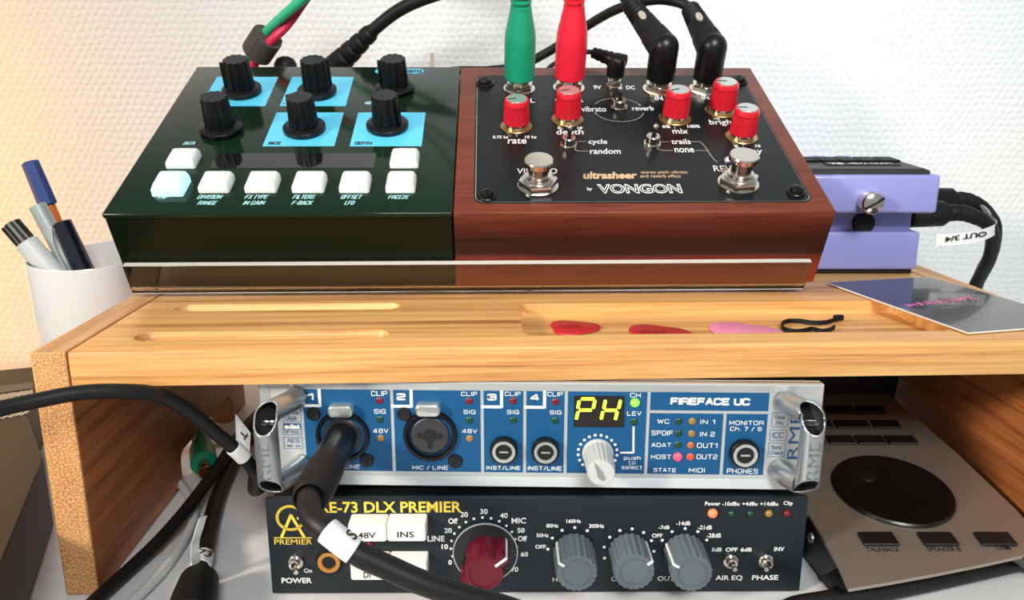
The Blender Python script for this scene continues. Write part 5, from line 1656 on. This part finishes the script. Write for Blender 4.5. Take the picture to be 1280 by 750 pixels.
def pen(name, label, top_px, y_top, foot, parts):
    a = at_y(top_px[0], top_px[1], y_top); b = cc + Vector(foot)
    mx = aim(a, b)
    e = empty(name, mx, label, 'pen', 'pens in the cup')
    L = (b - a).length
    for nm, z0, z1, r0, r1, nn, m in parts:
        z1 = L if z1 is None else z1
        mb = MB(); mb.lathe([(r0 * .85, z0), (r0, z0 + .0006), (r1, z1 - .0006), (r1 * .9, z1)], nn)
        mb.build(nm, m, e, 30)
    return e
pen('fineliner_pen', 'orange hexagonal fineliner with a blue cap leaning left in the cup', (37, 202), .452, (.017, .004, .008), [('cap', 0, .0255, .0046, .0050, 6, 'bluecap'), ('barrel', .0255, None, .0037, .0037, 6, 'orange')])
e = pen('marker_pen', 'white pen with a black and chrome end at the left of the cup', (12, 279), .430, (.022, -.006, .050), [('ribbed_end', 0, .0125, .0048, .0050, 10, 'chrome'), ('barrel', .0125, None, .0060, .0062, 28, 'whitepen')])
mb = MB()
for k in range(10):
    mb.box(.0043, .0052, -.0007, .0007, .0006, .012, 0, 1, RZ(2 * pi * k / 10))
mb.build('black_ribs', 'dark', e, 0)
e = pen('ballpoint_pen', 'pearl silver pen with a slanted end in the cup', (46, 256), .440, (.024, -.001, .022), [('barrel', 0, None, .0046, .0058, 28, 'silverpen')])
e = pen('ballpoint_pen', 'dark glossy pen with a silver clip in the front of the cup', (76, 277), .432, (.024, -.010, .040), [('barrel', 0, None, .0052, .0068, 28, 'darkpen')])
mb = MB(); mb.tube(spline([(-.002, -.0050, .001), (-.0034, -.0072, .010), (-.0034, -.0074, .020), (-.003, -.0068, .034)], 6), .0008, 10)
mb.build('clip', 'alu', e)

# ------------------------------------------------------------ monitor controller
k_ = .17
z0c, y0c = .0145, .276
CX = Vector((1, 0, 0)); CY = Vector((0, 1, k_)).normalized()
CT = Frame((.1306, y0c, z0c), CX, CY)
mc = empty('monitor_controller', CT, 'flat metal topped monitor controller with a large black dial, right end under the shelf', 'controller')
def cp_(u, v, z=0): 
    p = CT.pl(u, v, z); return (p.x, p.y)
top = [cp_(1061, 736), cp_(1110, 728), cp_(1170, 717), cp_(1230, 705), cp_(1278, 694.5)]
br = cp_(1278, 640)
ang_r = [cp_(1278, 638), cp_(1200, 570), cp_(1124, 504)]
lf = [cp_(1010, 641.6), cp_(1034, 681), cp_(1048, 706)]
L0 = cp_(1010, 641.6)
far_y = cp_(1060, 490)[1]
RX_ = .0925
poly = top + [(RX_, cp_(1278, 670)[1])] + [(min(x, RX_), y) for x, y in ang_r] + [(cp_(1110, 492)[0], far_y), (-.010, far_y), (L0[0] - .004, L0[1])] + lf
MB().prism(poly, -.0016, 0).build('top_panel', 'ctrl', mc, 20)
inv3 = CT.i
base = []
for x, y in poly:
    w = CT.m @ Vector((x, y, -.0016))
    base.append(w)
bt_ = []
for i, w in enumerate(base):
    off = .028 if i < 5 else 0
    bt_.append(inv3 @ Vector((w.x, w.y + off, .0012)))
MB().loft([[tuple(q) for q in bt_], [(x, y, -.0016) for x, y in poly]]).build('casing', 'body', mc, 20)
MB().box(-.010, cp_(1112, 492)[0] + .004, far_y - .002, far_y + .030, -.012, .022, .002).build('added_shade_block', 'body', mc)  # added dark block standing in for the shade behind the controller
c = CT.pl(1116.5, 607, .003); 
e1_ = CT.pl(1036, 592, .003); e2_ = CT.pl(1197, 622, .003)
RD = .0262
mx = T(c.x, c.y, 0)
dial = MB().lathe([(RD, -.0004), (RD, .0012), (RD * .975, .0019), (RD * .93, .0020), (RD * .88, .0015), (RD * .2, .0010), (.001, .0010)], 64, mx).build('dial', 'ctrlknob', mc, 30)
q = CT.pl(1085, 589, .004)
MB().lathe([(.0044, .0004), (.0042, .0009), (.0030, .0013), (.001, .0015)], 24, T(q.x, q.y, .0002)).build('finger_dimple', 'ctrlblack', dial, 50)
def cbtn(u0, u1, v0, v1, nm='button'):
    a = CT.pl(u0, v1, .001); b = CT.pl(u1, v1, .001); y1 = CT.pl((u0 + u1) / 2, v0, .0014).y
    MB().box(a.x, b.x, a.y, y1, -.0004, .0014, .0003, 1).build(nm, 'ctrlblack', mc)
for u0, u1 in ((1081, 1125), (1157, 1200), (1229, 1273)):
    cbtn(u0, u1, 664, 681)
for row, v0, v1 in (((1000, 1034), (1038, 1071), (1074, 1109), (1112, 1149)), 543.5, 554.5), (((1010, 1043), (1047, 1089), (1094, 1128)), 524.5, 534.5), (((1004, 1030), (1037, 1071), (1074, 1109)), 506.5, 515.5):
    for u0, u1 in row: cbtn(u0, u1, v0, v1)
t = MB()
for s_, a, b, c_, d in (('TALKBACK', 1083, 684, 1125, 689.3), ('SPEAKER B', 1158.6, 683.5, 1201, 689), ('DIM', 1245.5, 682, 1262.4, 687.5)):
    ptext(t, CT, s_, a, b, c_, d, .0001, bold=.01)
t.build('lettering', 'ink', mc, 0)
w = CT.loc(at_z(1018, 672.5, .016))
MB().lathe([(.0022, 0), (.0022, .001), (.001, .0014)], 20, T(w.x - .001, w.y, -.004) @ RY(-pi / 2)).build('side_screw', 'alu_d', mc)

for o in list(COL.objects):
    if o.type == 'MESH' and o.parent and any(k in o.name for k in ('_lettering', 'printed_lines', 'scale_dots', 'lit_segments')):
        o['kind'] = 'stuff'
